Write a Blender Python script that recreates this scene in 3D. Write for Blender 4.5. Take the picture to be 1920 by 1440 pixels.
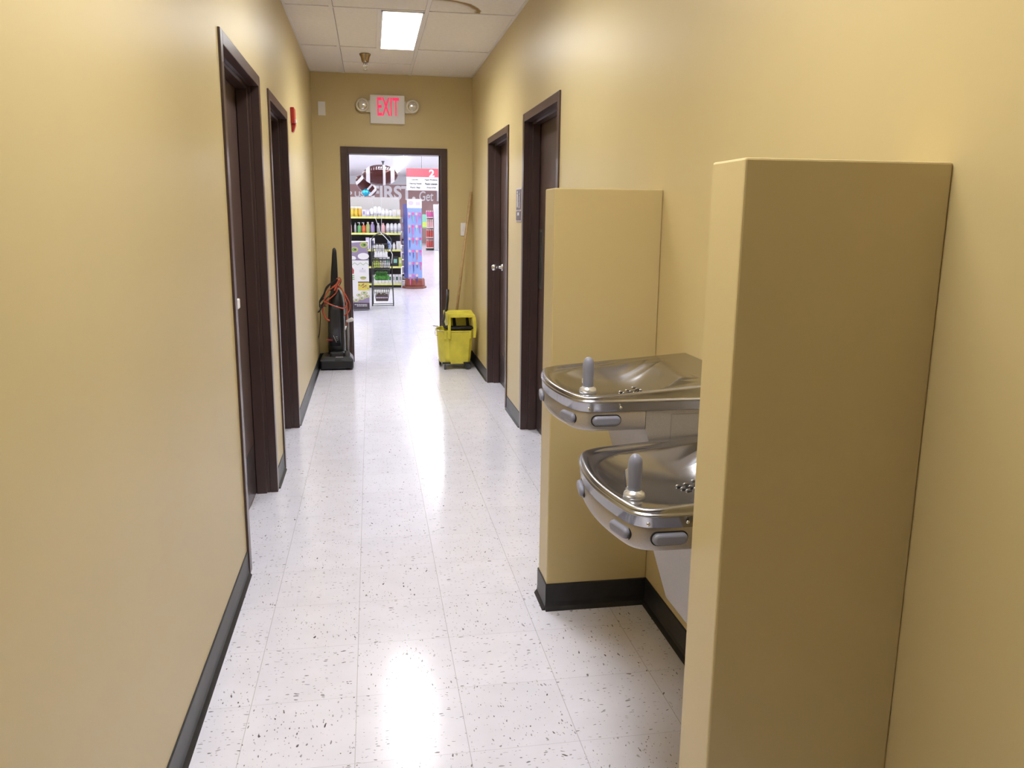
import bpy, math, random
from mathutils import Vector, Matrix
random.seed(7)
sc = bpy.context.scene
for o in list(bpy.data.objects): bpy.data.objects.remove(o)
col = sc.collection
PI = math.pi

# ------------------------------------------------------------------ camera, world, exposure
CAM = dict(f=1500.5, yaw=0.16887, pitch=0.19493, roll=0.00977, h=1.41, cx=952.4, cy=706.5)
def cam_axes():
    cy, sy = math.cos(CAM['yaw']), math.sin(CAM['yaw']); cp, sp = math.cos(CAM['pitch']), math.sin(CAM['pitch'])
    f = Vector((sy*cp, cy*cp, -sp)); r = Vector((cy, -sy, 0)); u = r.cross(f)
    cr, sr = math.cos(CAM['roll']), math.sin(CAM['roll'])
    return r*cr+u*sr, u*cr-r*sr, f
AR, AU, AF = cam_axes()
cd = bpy.data.cameras.new('camera'); cam = bpy.data.objects.new('camera', cd); col.objects.link(cam)
cd.sensor_width = 36; cd.lens = CAM['f']/1920*36; cd.clip_start = .02; cd.clip_end = 200
cd.shift_x = (960-CAM['cx'])/1920; cd.shift_y = (CAM['cy']-720)/1920
m = Matrix((AR, AU, -AF)).transposed().to_4x4(); m.translation = (0, 0, CAM['h']); cam.matrix_world = m
sc.camera = cam
w = bpy.data.worlds.new('world'); sc.world = w; w.use_nodes = True
w.node_tree.nodes['Background'].inputs[0].default_value = (1, .97, .93, 1)
w.node_tree.nodes['Background'].inputs[1].default_value = .05
sc.view_settings.view_transform = 'Standard'; sc.view_settings.look = 'None'
sc.view_settings.gamma = 1; sc.view_settings.use_curve_mapping = False
sc.view_settings.exposure = 0.08
HALL_L = 54.0        # hallway ceiling panel lamp
HALL_L2 = 21.0       # wider panel lamp above the alcove
STORE_L = 34.0       # store strip lamps

def at(u, v, X=None, Y=None, Z=None):
    """the point where the sight line through a spot of the photograph meets a plane of the place"""
    d = AR*((u-CAM['cx'])/CAM['f']) - AU*((v-CAM['cy'])/CAM['f']) + AF
    if X is not None: t = X/d.x
    elif Y is not None: t = Y/d.y
    else: t = (Z-CAM['h'])/d.z
    return Vector((0, 0, CAM['h'])) + d*t

# ------------------------------------------------------------------ measured place
XL, XR, YF, H = -.516, .983, 7.93, 2.722
T = .3048; TX, TY = -.378, 1.907
GX = -.2185; GY = 5.55

# ------------------------------------------------------------------ materials
MATS = {}
def mat(name, c, rough=.5, metal=0, noise=0, nscale=20, bump=0, bscale=200, emit=None, es=0, trans=0, coat=0, aniso=0, spec=None, alpha=1):
    if name in MATS: return MATS[name]
    mt = bpy.data.materials.new(name); mt.use_nodes = True; nt = mt.node_tree; b = nt.nodes['Principled BSDF']
    b.inputs['Base Color'].default_value = (*c, 1); b.inputs['Roughness'].default_value = rough; b.inputs['Metallic'].default_value = metal
    if spec is not None: b.inputs['Specular IOR Level'].default_value = spec
    if trans: b.inputs['Transmission Weight'].default_value = trans
    if coat: b.inputs['Coat Weight'].default_value = coat
    if aniso: b.inputs['Anisotropic'].default_value = aniso
    if emit: b.inputs['Emission Color'].default_value = (*emit, 1); b.inputs['Emission Strength'].default_value = es
    tc = nt.nodes.new('ShaderNodeTexCoord')
    if noise:
        n = nt.nodes.new('ShaderNodeTexNoise'); n.inputs['Scale'].default_value = nscale; n.inputs['Detail'].default_value = 4
        nt.links.new(tc.outputs['Object'], n.inputs['Vector'])
        r = nt.nodes.new('ShaderNodeMapRange'); r.inputs[1].default_value = .3; r.inputs[2].default_value = .7
        r.inputs[3].default_value = 1-noise; r.inputs[4].default_value = 1+noise
        nt.links.new(n.outputs['Fac'], r.inputs[0])
        mx = nt.nodes.new('ShaderNodeVectorMath'); mx.operation = 'SCALE'; mx.inputs[0].default_value = c
        nt.links.new(r.outputs[0], mx.inputs['Scale']); nt.links.new(mx.outputs[0], b.inputs['Base Color'])
    if bump:
        n = nt.nodes.new('ShaderNodeTexNoise'); n.inputs['Scale'].default_value = bscale; n.inputs['Detail'].default_value = 3
        nt.links.new(tc.outputs['Object'], n.inputs['Vector'])
        bp = nt.nodes.new('ShaderNodeBump'); bp.inputs['Strength'].default_value = bump; bp.inputs['Distance'].default_value = .002
        nt.links.new(n.outputs['Fac'], bp.inputs['Height']); nt.links.new(bp.outputs[0], b.inputs['Normal'])
    MATS[name] = mt; return mt

def brushed(name, c, rough, stretch=(1, 1, 40), amt=.12, bump=.05):
    mt = mat(name, c, rough, 1); nt = mt.node_tree; b = nt.nodes['Principled BSDF']
    tc = nt.nodes.new('ShaderNodeTexCoord'); mp = nt.nodes.new('ShaderNodeMapping'); mp.inputs['Scale'].default_value = stretch
    n = nt.nodes.new('ShaderNodeTexNoise'); n.inputs['Scale'].default_value = 30; n.inputs['Detail'].default_value = 6
    nt.links.new(tc.outputs['Object'], mp.inputs[0]); nt.links.new(mp.outputs[0], n.inputs['Vector'])
    r = nt.nodes.new('ShaderNodeMapRange'); r.inputs[3].default_value = rough-amt; r.inputs[4].default_value = rough+amt
    nt.links.new(n.outputs['Fac'], r.inputs[0]); nt.links.new(r.outputs[0], b.inputs['Roughness'])
    bp = nt.nodes.new('ShaderNodeBump'); bp.inputs['Strength'].default_value = bump; bp.inputs['Distance'].default_value = .0005
    nt.links.new(n.outputs['Fac'], bp.inputs['Height']); nt.links.new(bp.outputs[0], b.inputs['Normal'])
    return mt

PAINT = mat('wall_paint', (.60, .478, .232), .38, noise=.02, nscale=1.5, bump=.06, bscale=260, spec=.55)
FRAME = mat('frame_brown', (.068, .040, .036), .30, noise=.08, nscale=6, bump=.04, bscale=90)
LEAF = mat('leaf_brown', (.085, .052, .045), .42, noise=.06, nscale=5, bump=.03, bscale=60)
BASEB = mat('vinyl_base', (.017, .017, .019), .40, noise=.35, nscale=14, bump=.08, bscale=60)
CHROME = mat('chrome', (.8, .8, .82), .12, 1)
STEEL = brushed('steel_top', (.44, .435, .455), .22, (1.5, 25, 1.5), .04, .012)
APRON = mat('steel_apron', (.52, .485, .46), .46, .85, noise=.06, nscale=350, bump=.25, bscale=900)
GREYP = mat('grey_plastic', (.24, .245, .31), .38, noise=.03)
BLACK = mat('black_plastic', (.012, .012, .013), .32)
BLACKM = mat('black_matte', (.014, .013, .013), .6)
DGREY = mat('dark_grey_plastic', (.05, .05, .055), .4)
WHITEP = mat('white_plastic', (.85, .84, .84), .4)
YELLOW = mat('bucket_yellow', (.68, .60, .06), .42, noise=.14, nscale=9, bump=.05, bscale=40)
WOODH = mat('mop_wood', (.50, .34, .16), .5, noise=.15, nscale=30)
ORANGE = mat('orange_cord', (.46, .085, .04), .45)
RED = mat('strobe_red', (.42, .02, .02), .35)

def tile_floor(name):
    mt = bpy.data.materials.new(name); mt.use_nodes = True; nt = mt.node_tree; N = nt.nodes; L = nt.links; b = N['Principled BSDF']
    def math_(op, a, bb=None, c=None):
        n = N.new('ShaderNodeMath'); n.operation = op
        for i, x in enumerate((a, bb, c)):
            if x is None: continue
            if isinstance(x, (int, float)): n.inputs[i].default_value = x
            else: L.new(x, n.inputs[i])
        return n.outputs[0]
    tc = N.new('ShaderNodeTexCoord'); sp = N.new('ShaderNodeSeparateXYZ'); L.new(tc.outputs['Object'], sp.inputs[0])
    ux = math_('DIVIDE', math_('SUBTRACT', sp.outputs[0], TX), T); uy = math_('DIVIDE', math_('SUBTRACT', sp.outputs[1], TY), T)
    def edge(u):
        f = math_('FRACT', u); return math_('MINIMUM', f, math_('SUBTRACT', 1.0, f))
    ex = math_('LESS_THAN', edge(ux), .0034); ey = math_('LESS_THAN', edge(uy), .0026)
    seam = math_('MULTIPLY', math_('MAXIMUM', ex, math_('MULTIPLY', ey, .75)), .42)
    par = math_('MODULO', math_('ADD', math_('ADD', math_('FLOOR', ux), math_('FLOOR', uy)), 100), 2)
    # per-tile tint
    cell = N.new('ShaderNodeCombineXYZ'); L.new(math_('FLOOR', ux), cell.inputs[0]); L.new(math_('FLOOR', uy), cell.inputs[1])
    wn = N.new('ShaderNodeTexWhiteNoise'); wn.noise_dimensions = '3D'; L.new(cell.outputs[0], wn.inputs[0])
    tint = N.new('ShaderNodeMapRange'); tint.inputs[3].default_value = .975; tint.inputs[4].default_value = 1.02; L.new(wn.outputs[0], tint.inputs[0])
    def flecks(sx, sy, dens, thr, seed):
        mp = N.new('ShaderNodeMapping'); mp.inputs['Scale'].default_value = (sx, sy, 1); mp.inputs['Location'].default_value = (seed, seed*1.7, 0)
        wv = N.new('ShaderNodeTexNoise'); wv.inputs['Scale'].default_value = 18; L.new(tc.outputs['Object'], wv.inputs['Vector'])
        wa = N.new('ShaderNodeVectorMath'); wa.operation = 'MULTIPLY_ADD'; wa.inputs[1].default_value = (.03, .03, 0)
        L.new(wv.outputs['Color'], wa.inputs[0]); L.new(tc.outputs['Object'], wa.inputs[2])
        L.new(wa.outputs[0], mp.inputs[0])
        v = N.new('ShaderNodeTexVoronoi'); v.inputs['Scale'].default_value = 1; v.voronoi_dimensions = '2D'; L.new(mp.outputs[0], v.inputs['Vector'])
        s2 = N.new('ShaderNodeSeparateColor'); L.new(v.outputs['Color'], s2.inputs[0])
        hit = math_('LESS_THAN', v.outputs['Distance'], math_('MULTIPLY', s2.outputs[1], thr)); pick = math_('LESS_THAN', s2.outputs[0], dens)
        strength = math_('MULTIPLY_ADD', s2.outputs[2], .8, .2)
        return math_('MULTIPLY', math_('MULTIPLY', hit, pick), strength)
    fa = math_('MAXIMUM', flecks(38, 110, .16, .30, 3.1), flecks(60, 170, .22, .26, 9.4))
    fb = math_('MAXIMUM', flecks(110, 38, .13, .30, 5.3), flecks(150, 75, .22, .26, 1.4))
    fl = math_('MULTIPLY_ADD', par, math_('SUBTRACT', fa, fb), fb)
    fl = math_('MULTIPLY', fl, .95)
    n1 = N.new('ShaderNodeTexNoise'); n1.inputs['Scale'].default_value = 9; n1.inputs['Detail'].default_value = 5; L.new(tc.outputs['Object'], n1.inputs['Vector'])
    mot = N.new('ShaderNodeMapRange'); mot.inputs[1].default_value = .3; mot.inputs[2].default_value = .7; mot.inputs[3].default_value = .96; mot.inputs[4].default_value = 1.03
    L.new(n1.outputs['Fac'], mot.inputs[0])
    base = N.new('ShaderNodeVectorMath'); base.operation = 'SCALE'; base.inputs[0].default_value = (.77, .755, .85)
    L.new(math_('MULTIPLY', tint.outputs[0], mot.outputs[0]), base.inputs['Scale'])
    m1 = N.new('ShaderNodeMix'); m1.data_type = 'RGBA'; L.new(fl, m1.inputs[0]); L.new(base.outputs[0], m1.inputs[6]); m1.inputs[7].default_value = (.06, .055, .065, 1)
    m2 = N.new('ShaderNodeMix'); m2.data_type = 'RGBA'; L.new(seam, m2.inputs[0]); L.new(m1.outputs[2], m2.inputs[6]); m2.inputs[7].default_value = (.16, .14, .15, 1)
    L.new(m2.outputs[2], b.inputs['Base Color'])
    n2 = N.new('ShaderNodeTexNoise'); n2.inputs['Scale'].default_value = 14; n2.inputs['Detail'].default_value = 3; L.new(tc.outputs['Object'], n2.inputs['Vector'])
    rr = N.new('ShaderNodeMapRange'); rr.inputs[3].default_value = .10; rr.inputs[4].default_value = .22; L.new(n2.outputs['Fac'], rr.inputs[0]); L.new(rr.outputs[0], b.inputs['Roughness'])
    n3 = N.new('ShaderNodeTexNoise'); n3.inputs['Scale'].default_value = 22; n3.inputs['Detail'].default_value = 2; L.new(tc.outputs['Object'], n3.inputs['Vector'])
    bp = N.new('ShaderNodeBump'); bp.inputs['Strength'].default_value = .10; bp.inputs['Distance'].default_value = .004; L.new(n3.outputs['Fac'], bp.inputs['Height']); L.new(bp.outputs[0], b.inputs['Normal'])
    b.inputs['Specular IOR Level'].default_value = .5
    MATS[name] = mt; return mt
FLOOR = tile_floor('vinyl_tile')

def ceiling_mat():
    mt = mat('ceiling_tile', (.84, .80, .76), .85, noise=.03, nscale=40, bump=.35, bscale=420); nt = mt.node_tree; N = nt.nodes; L = nt.links; b = N['Principled BSDF']
    src = b.inputs['Base Color'].links[0].from_socket
    tc = N.new('ShaderNodeTexCoord')
    nz = N.new('ShaderNodeTexNoise'); nz.inputs['Scale'].default_value = 14; L.new(tc.outputs['Object'], nz.inputs['Vector'])
    wa = N.new('ShaderNodeVectorMath'); wa.operation = 'MULTIPLY_ADD'; wa.inputs[1].default_value = (.03, .03, 0); L.new(nz.outputs['Color'], wa.inputs[0]); L.new(tc.outputs['Object'], wa.inputs[2])
    d = N.new('ShaderNodeVectorMath'); d.operation = 'DISTANCE'; d.inputs[1].default_value = (.435, 5.565, H); L.new(wa.outputs[0], d.inputs[0])
    cr = N.new('ShaderNodeValToRGB'); e = cr.color_ramp.elements
    e[0].position = 0; e[0].color = (0, 0, 0, 1); e[1].position = 1; e[1].color = (0, 0, 0, 1)
    for p, v in ((.24, .12), (.275, .35), (.295, 1), (.315, 1), (.325, 0)):
        k = e.new(p); k.color = (v, v, v, 1)
    L.new(d.outputs['Value'], cr.inputs[0])
    sp = N.new('ShaderNodeSeparateXYZ'); L.new(tc.outputs['Object'], sp.inputs[0])
    a = N.new('ShaderNodeMath'); a.operation = 'GREATER_THAN'; a.inputs[1].default_value = .40; L.new(sp.outputs[0], a.inputs[0])
    c = N.new('ShaderNodeMath'); c.operation = 'LESS_THAN'; c.inputs[1].default_value = 5.55; L.new(sp.outputs[1], c.inputs[0])
    m1 = N.new('ShaderNodeMath'); m1.operation = 'MULTIPLY'; L.new(a.outputs[0], m1.inputs[0]); L.new(c.outputs[0], m1.inputs[1])
    m2 = N.new('ShaderNodeMath'); m2.operation = 'MULTIPLY'; L.new(m1.outputs[0], m2.inputs[0]); L.new(cr.outputs[0], m2.inputs[1])
    mx = N.new('ShaderNodeMix'); mx.data_type = 'RGBA'; L.new(m2.outputs[0], mx.inputs[0]); L.new(src, mx.inputs[6]); mx.inputs[7].default_value = (.30, .19, .07, 1)
    L.new(mx.outputs[2], b.inputs['Base Color'])
    return mt
CEIL = ceiling_mat()

# ------------------------------------------------------------------ mesh builder
class MB:
    def __init__(s): s.v = []; s.f = []; s.m = []; s.s = []; s.mi = 0; s.sm = False
    def add(s, vs, fs, smooth=None):
        o = len(s.v); s.v += [tuple(x) for x in vs]
        for f in fs: s.f.append(tuple(i+o for i in f)); s.m.append(s.mi); s.s.append(s.sm if smooth is None else smooth)
        return s
    def box(s, a, b):
        x0, x1 = sorted((a[0], b[0])); y0, y1 = sorted((a[1], b[1])); z0, z1 = sorted((a[2], b[2]))
        return s.add([(x0,y0,z0),(x1,y0,z0),(x1,y1,z0),(x0,y1,z0),(x0,y0,z1),(x1,y0,z1),(x1,y1,z1),(x0,y1,z1)],
                     [(0,3,2,1),(4,5,6,7),(0,1,5,4),(1,2,6,5),(2,3,7,6),(3,0,4,7)], False)
    def loft(s, rings, cap=True, smooth=True, closed=True):
        n = len(rings[0]); vs = [p for r in rings for p in r]; fs = []
        for i in range(len(rings)-1):
            for j in range(n if closed else n-1):
                k = (j+1) % n; fs.append((i*n+j, i*n+k, (i+1)*n+k, (i+1)*n+j))
        s.add(vs, fs, smooth)
        if cap:
            o = len(s.v)-len(vs)
            for f in (tuple(range(n-1, -1, -1)), tuple((len(rings)-1)*n+j for j in range(n))):
                s.f.append(tuple(i+o for i in f)); s.m.append(s.mi); s.s.append(False)
        return s
    def cyl(s, p0, p1, r0, r1=None, n=20, smooth=True):
        return s.rings([(p0, r0), (p1, r0 if r1 is None else r1)], n, smooth)
    def rings(s, pr, n=20, smooth=True, cap=True):
        rr = []; P = [Vector(p) for p, r in pr]
        up = None
        for i, (p, r) in enumerate(pr):
            t = (P[min(i+1, len(P)-1)]-P[max(i-1, 0)])
            t = t.normalized() if t.length > 1e-9 else Vector((0, 0, 1))
            if up is None: a = t.orthogonal().normalized()
            else:
                a = up - t*up.dot(t); a = a.normalized() if a.length > 1e-6 else t.orthogonal().normalized()
            up = a; b = t.cross(a)
            rr.append([P[i]+(a*math.cos(2*PI*j/n)+b*math.sin(2*PI*j/n))*r for j in range(n)])
        return s.loft(rr, cap, smooth)
    def tube(s, path, r, n=8, cap=True): return s.rings([(p, r) for p in path], n, True, cap)
    def lathe(s, prof, c=(0, 0, 0), n=24, axis='z', smooth=True):
        rr = []
        for r, h in prof:
            ring = []
            for j in range(n):
                a = 2*PI*j/n; x, y = r*math.cos(a), r*math.sin(a)
                p = (x, y, h) if axis == 'z' else ((x, h, y) if axis == 'y' else (h, x, y))
                ring.append((c[0]+p[0], c[1]+p[1], c[2]+p[2]))
            rr.append(ring if axis != 'y' else ring[::-1])
        return s.loft(rr, True, smooth)
    def sphere(s, c, r, sc=(1, 1, 1), n=16):
        prof = [(max(r*math.sin(PI*i/n), 1e-4), -r*math.cos(PI*i/n)) for i in range(n+1)]
        k = len(s.v); s.lathe(prof, (0, 0, 0), n*2)
        for i in range(k, len(s.v)):
            v = s.v[i]; s.v[i] = (c[0]+v[0]*sc[0], c[1]+v[1]*sc[1], c[2]+v[2]*sc[2])
        return s
    def prism(s, pts, dv, smooth=False):
        """flat outline pts (3d) pushed along dv"""
        a = [Vector(p) for p in pts]; b = [p+Vector(dv) for p in a]
        return s.loft([a, b], True, smooth)
    def disc(s, c, rx, rz, n=20, y=0):
        return s.add([(c[0]+rx*math.cos(2*PI*j/n), c[1], c[2]+rz*math.sin(2*PI*j/n)) for j in range(n)], [tuple(range(n))], False)
    def xf(s, M, k=0):
        for i in range(k, len(s.v)): s.v[i] = tuple(M @ Vector(s.v[i]))
        return s
    def build(s, name, mats, parent=None, origin=None, bevel=0, seg=2):
        if not isinstance(mats, (list, tuple)): mats = [mats]
        o0 = Vector(origin) if origin is not None else (Vector(parent['_o']) if parent is not None and '_o' in parent.keys() else Vector((0, 0, 0)))
        me = bpy.data.meshes.new(name); me.from_pydata([tuple(Vector(v)-o0) for v in s.v], [], s.f); 
        for mm in mats: me.materials.append(mm)
        for i, p in enumerate(me.polygons): p.material_index = s.m[i]; p.use_smooth = s.s[i]
        import bmesh
        bm = bmesh.new(); bm.from_mesh(me); bmesh.ops.recalc_face_normals(bm, faces=bm.faces); bm.to_mesh(me); bm.free()
        me.update()
        ob = bpy.data.objects.new(name, me); col.objects.link(ob)
        if parent is not None: ob.parent = parent
        else: ob.location = o0
        if parent is not None and origin is not None: pass
        ob['_o'] = tuple(o0)
        if bevel:
            md = ob.modifiers.new('bevel', 'BEVEL'); md.width = bevel; md.segments = seg; md.limit_method = 'ANGLE'; md.angle_limit = math.radians(40)
            md.harden_normals = False
        return ob

def tag(o, label, cat, group=None):
    o['label'] = label; o['category'] = cat
    if group: o['group'] = group
    return o
def struct(o): o['kind'] = 'structure'; return o
def thing(name, loc, label, cat, group=None):
    o = bpy.data.objects.new(name, None); col.objects.link(o); o.location = loc; o.empty_display_size = .05; o['_o'] = tuple(loc)
    return tag(o, label, cat, group)
def copy_tree(o, loc, label, group=None, rz=None, scale=None):
    r = o.copy(); col.objects.link(r); r.location = loc; r['label'] = label
    if group: r['group'] = group
    if rz is not None: r.rotation_euler = (0, 0, rz)
    if scale is not None: r.scale = scale
    for ch in list(o.children):
        c = ch.copy(); col.objects.link(c); c.parent = r
        for g in list(ch.children):
            d = g.copy(); col.objects.link(d); d.parent = c
    return r

def text_mesh(name, body, x0, x1, z0, z1, y, m, parent, bold=0, depth=.002, yaxis=False, xplane=None, shear=0, condensed=True):
    """lettering filling the rectangle x0..x1, z0..z1 on the plane y (facing -y); xplane: on a plane of constant x facing -x, with x0..x1 then the y range"""
    cu = bpy.data.curves.new(name, 'FONT'); cu.body = body; cu.size = 1; cu.offset = bold; cu.extrude = .02; cu.align_x = 'LEFT'; cu.shear = shear
    to = bpy.data.objects.new(name, cu); col.objects.link(to)
    bpy.context.view_layer.update()
    me = bpy.data.meshes.new_from_object(to.evaluated_get(bpy.context.evaluated_depsgraph_get()))
    bpy.data.objects.remove(to)
    xs = [v.co.x for v in me.vertices]; ys = [v.co.y for v in me.vertices]
    ax, bx, ay, by = min(xs), max(xs), min(ys), max(ys)
    o0 = Vector(parent['_o'])
    for v in me.vertices:
        u = (v.co.x-ax)/(bx-ax); q = (v.co.y-ay)/(by-ay); d = (v.co.z/.02)*depth/2
        if xplane is None: p = Vector((x0+(x1-x0)*u, y-d, z0+(z1-z0)*q))
        else: p = Vector((xplane-d, x0+(x1-x0)*u, z0+(z1-z0)*q))
        v.co = p-o0
    me.materials.clear(); me.materials.append(m)
    ob = bpy.data.objects.new(name, me); col.objects.link(ob); ob.parent = parent; ob['_o'] = tuple(o0)
    return ob

# ------------------------------------------------------------------ room shell
YB = -5.0                      # corridor end behind the camera
WT = .22                       # wall thickness
DOORS = {'L1': (3.125, 4.17), 'L2': (4.515, 5.49), 'R1': (5.81, 6.84), 'R2': (4.22, 5.245)}
ZD = 2.064; FW = .05
def wall_side(name, x, sgn, doors):
    b = MB(); ys = [YB]
    for y0, y1 in sorted(doors):
        a, c = y0+.02, y1-.02
        b.box((x, ys[-1], 0), (x+sgn*WT, a, H+.1)); b.box((x, a, ZD-.02), (x+sgn*WT, c, H+.1)); ys.append(c)
    b.box((x, ys[-1], 0), (x+sgn*WT, YF+.14, H+.1))
    return struct(b.build(name, PAINT))
wall_side('wall_left', XL, -1, [DOORS['L1'], DOORS['L2']])
wall_side('wall_right', XR, 1, [DOORS['R1'], DOORS['R2']])
# far wall with the doorway to the store
EX0, EX1, EZ = -.263, .738, 2.060
b = MB(); b.box((XL, YF, 0), (EX0+.03, YF+.14, H+.1)); b.box((EX1-.03, YF, 0), (XR, YF+.14, H+.1)); b.box((EX0+.03, YF, EZ-.03), (EX1-.03, YF+.14, H+.1))
struct(b.build('wall_far', PAINT))
b = MB(); b.box((XL, YB-.1, 0), (XR, YB, H+.1)); struct(b.build('wall_back', PAINT))
# half-height alcove walls
for nm, y0, y1 in (('wall_alcove_near', 1.263, 1.393), ('wall_alcove_far', 2.66, 2.80)):
    b = MB(); b.box((.604, y0, 0), (XR-.0005, y1, 1.512)); struct(b.build(nm, PAINT, bevel=.004, seg=2))
# floor and ceiling
b = MB(); b.box((XL-.3, YB, -.05), (XR+.3, YF+.14, 0)); struct(b.build('floor', FLOOR))
b = MB(); b.box((XL, YB, H), (XR, YF, H+.05)); ce = struct(b.build('ceiling', CEIL))
GRID = mat('ceiling_grid', (.80, .77, .74), .5)
GAP = mat('tile_gap', (.12, .10, .09), .9)
g = MB(); cross = [GY+k*1.22 for k in range(-9, 2)]
for x in (GX, GX+2*T):
    g.box((x-.012, YB, H-.006), (x+.012, YF, H))
for y in cross:
    if YB < y < YF: g.box((XL, y-.012, H-.005), (XR, y+.012, H))
for y0 in (GY, GY-2*1.22): g.box((GX+T-.012, y0, H-.006), (GX+T+.012, y0+1.22, H))
g.box((GX, 7.40, H-.003), (GX+2*T, 7.408, H))
for x, s_ in ((XL, 1), (XR, -1)): g.box((x, YB, H-.004), (x+s_*.018, YF, H))
g.box((XL, YF-.018, H-.004), (XR, YF, H))
g.mi = 1
for y in cross:
    if YB < y < YF: g.box((XL+.02, y+.012, H-.0015), (XR-.02, y+.0150, H-.0005))
for x in (GX, GX+2*T): g.box((x+.012, YB, H-.0015), (x+.0145, YF, H-.0005))
g.build('ceiling_grid', [GRID, GAP], ce)

# baseboards (vinyl cove base)
def baseboard(name, segs):
    b = MB()
    for (x0, y0), (x1, y1), (nx, ny) in segs:
        d = Vector((nx, ny, 0)); a = Vector((x0, y0, 0)); c = Vector((x1, y1, 0))
        prof = [(0, 0), (.016, 0), (.012, .006), (.0055, .014), (.004, .03), (.004, .098), (.002, .102), (0, .102)]
        b.loft([[a+d*p+Vector((0, 0, z)) for p, z in prof], [c+d*p+Vector((0, 0, z)) for p, z in prof]], True, False)
    return struct(b.build(name, BASEB))
baseboard('baseboard_left', [((XL, YB), (XL, 3.120), (1, 0)), ((XL, 4.175), (XL, 4.51), (1, 0)), ((XL, 5.495), (XL, YF), (1, 0))])
baseboard('baseboard_right', [((XR, YB), (XR, 1.263), (-1, 0)), ((XR, 1.393), (XR, 2.66), (-1, 0)), ((XR, 2.80), (XR, 4.215), (-1, 0)), ((XR, 5.25), (XR, 5.805), (-1, 0)), ((XR, 6.845), (XR, YF), (-1, 0))])
baseboard('baseboard_far', [((XL, YF), (EX0-.002, YF), (0, -1)), ((EX1+.002, YF), (XR, YF), (0, -1))])
baseboard('baseboard_alcove_far', [((.600, 2.66), (XR, 2.66), (0, -1)), ((.604, 2.656), (.604, 2.804), (-1, 0)), ((.600, 2.80), (XR, 2.80), (0, 1))])
baseboard('baseboard_alcove_near', [((.600, 1.263), (XR, 1.263), (0, -1)), ((.604, 1.259), (.604, 1.397), (-1, 0)), ((.600, 1.393), (XR, 1.393), (0, 1))])

# ------------------------------------------------------------------ doors
def frame_mesh(x, s, y0, y1, zt):
    """hollow metal frame seen from the corridor: x wall plane, s = direction into the wall"""
    b = MB(); P = .009; D = .15
    def bar(ya, yb, za, zb): b.box((x-s*P, ya, za), (x+s*D, yb, zb))
    b.box((x-s*P, y0, 0), (x+s*.03, y0+FW, zt)); b.box((x-s*P, y1-FW, 0), (x+s*.03, y1, zt)); b.box((x-s*P, y0+FW, zt-FW), (x+s*.03, y1-FW, zt))
    # soffit/jamb returns and the door stop
    b.box((x+s*.03, y0+.02, 0), (x+s*.2, y0+FW, zt-.02)); b.box((x+s*.03, y1-FW, 0), (x+s*.2, y1-.02, zt-.02)); b.box((x+s*.03, y0+FW, zt-FW), (x+s*.2, y1-FW, zt-.02))
    st = .016
    b.box((x+s*.045, y0+FW, 0), (x+s*.095, y0+FW+st, zt-FW)); b.box((x+s*.045, y1-FW-st, 0), (x+s*.095, y1-FW, zt-FW)); b.box((x+s*.045, y0+FW+st, zt-FW-st), (x+s*.095, y1-FW-st, zt-FW))
    return b
def door(n, x, s, key, kick=True, handle=None):
    y0, y1 = DOORS[key]
    r = bpy.data.objects.new('door_%d' % n, None); col.objects.link(r); r.location = (x, (y0+y1)/2, 0); r['_o'] = tuple(r.location); struct(r)
    frame_mesh(x, s, y0, y1, ZD).build('door_frame', FRAME, r, bevel=.0025)
    b = MB(); b.box((x+s*.098, y0+FW+.004, .008), (x+s*.142, y1-FW-.004, ZD-FW-.003)); leaf = b.build('door_leaf', LEAF, r, bevel=.002)
    xf = x+s*.098
    if kick:
        b = MB(); b.box((xf-s*.0015, y0+FW+.03, .02), (xf, y1-FW-.03, .27)); k = b.build('kick_plate', KICK, leaf)
    return r, leaf, xf
KICK = mat('kick_plate', (.11, .09, .088), .3, .6, noise=.3, nscale=30)
r, leaf, xf = door(1, XL, -1, 'L1')
# white angled pull on the first left door
b = MB(); hz = 1.03; yy = 3.50
b.prism([(xf, yy, hz+.035), (xf+.055, yy, hz+.035), (xf+.055, yy, hz-.005), (xf+.0, yy, hz-.045)], (0, .07, 0))
b.build('door_handle', WHITEP, leaf, bevel=.004)['label'] = 'white wedge-shaped pull'
door(2, XL, -1, 'L2', kick=False)
r, leaf, xf = door(3, XR, 1, 'R1')
b = MB(); c = (xf, 6.665, 1.01)
b.lathe([(.034, 0), (.034, -.006), (.026, -.012), (.012, -.016), (.012, -.045), (.018, -.052), (.028, -.062), (.030, -.074), (.024, -.086), (.010, -.092)], c, 24, 'x')
b.build('door_knob', CHROME, leaf)
r, leaf, xf = door(4, XR, 1, 'R2')
b = MB(); b.box((xf-.002, 5.07, .965), (xf, 5.17, 1.345))
for z in (.98, 1.155, 1.33): b.lathe([(.005, -.002), (.004, -.004)], (xf, 5.12, z), 10, 'x')
b.build('push_plate', mat('plate_steel', (.25, .27, .26), .35, .9), leaf)
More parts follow.
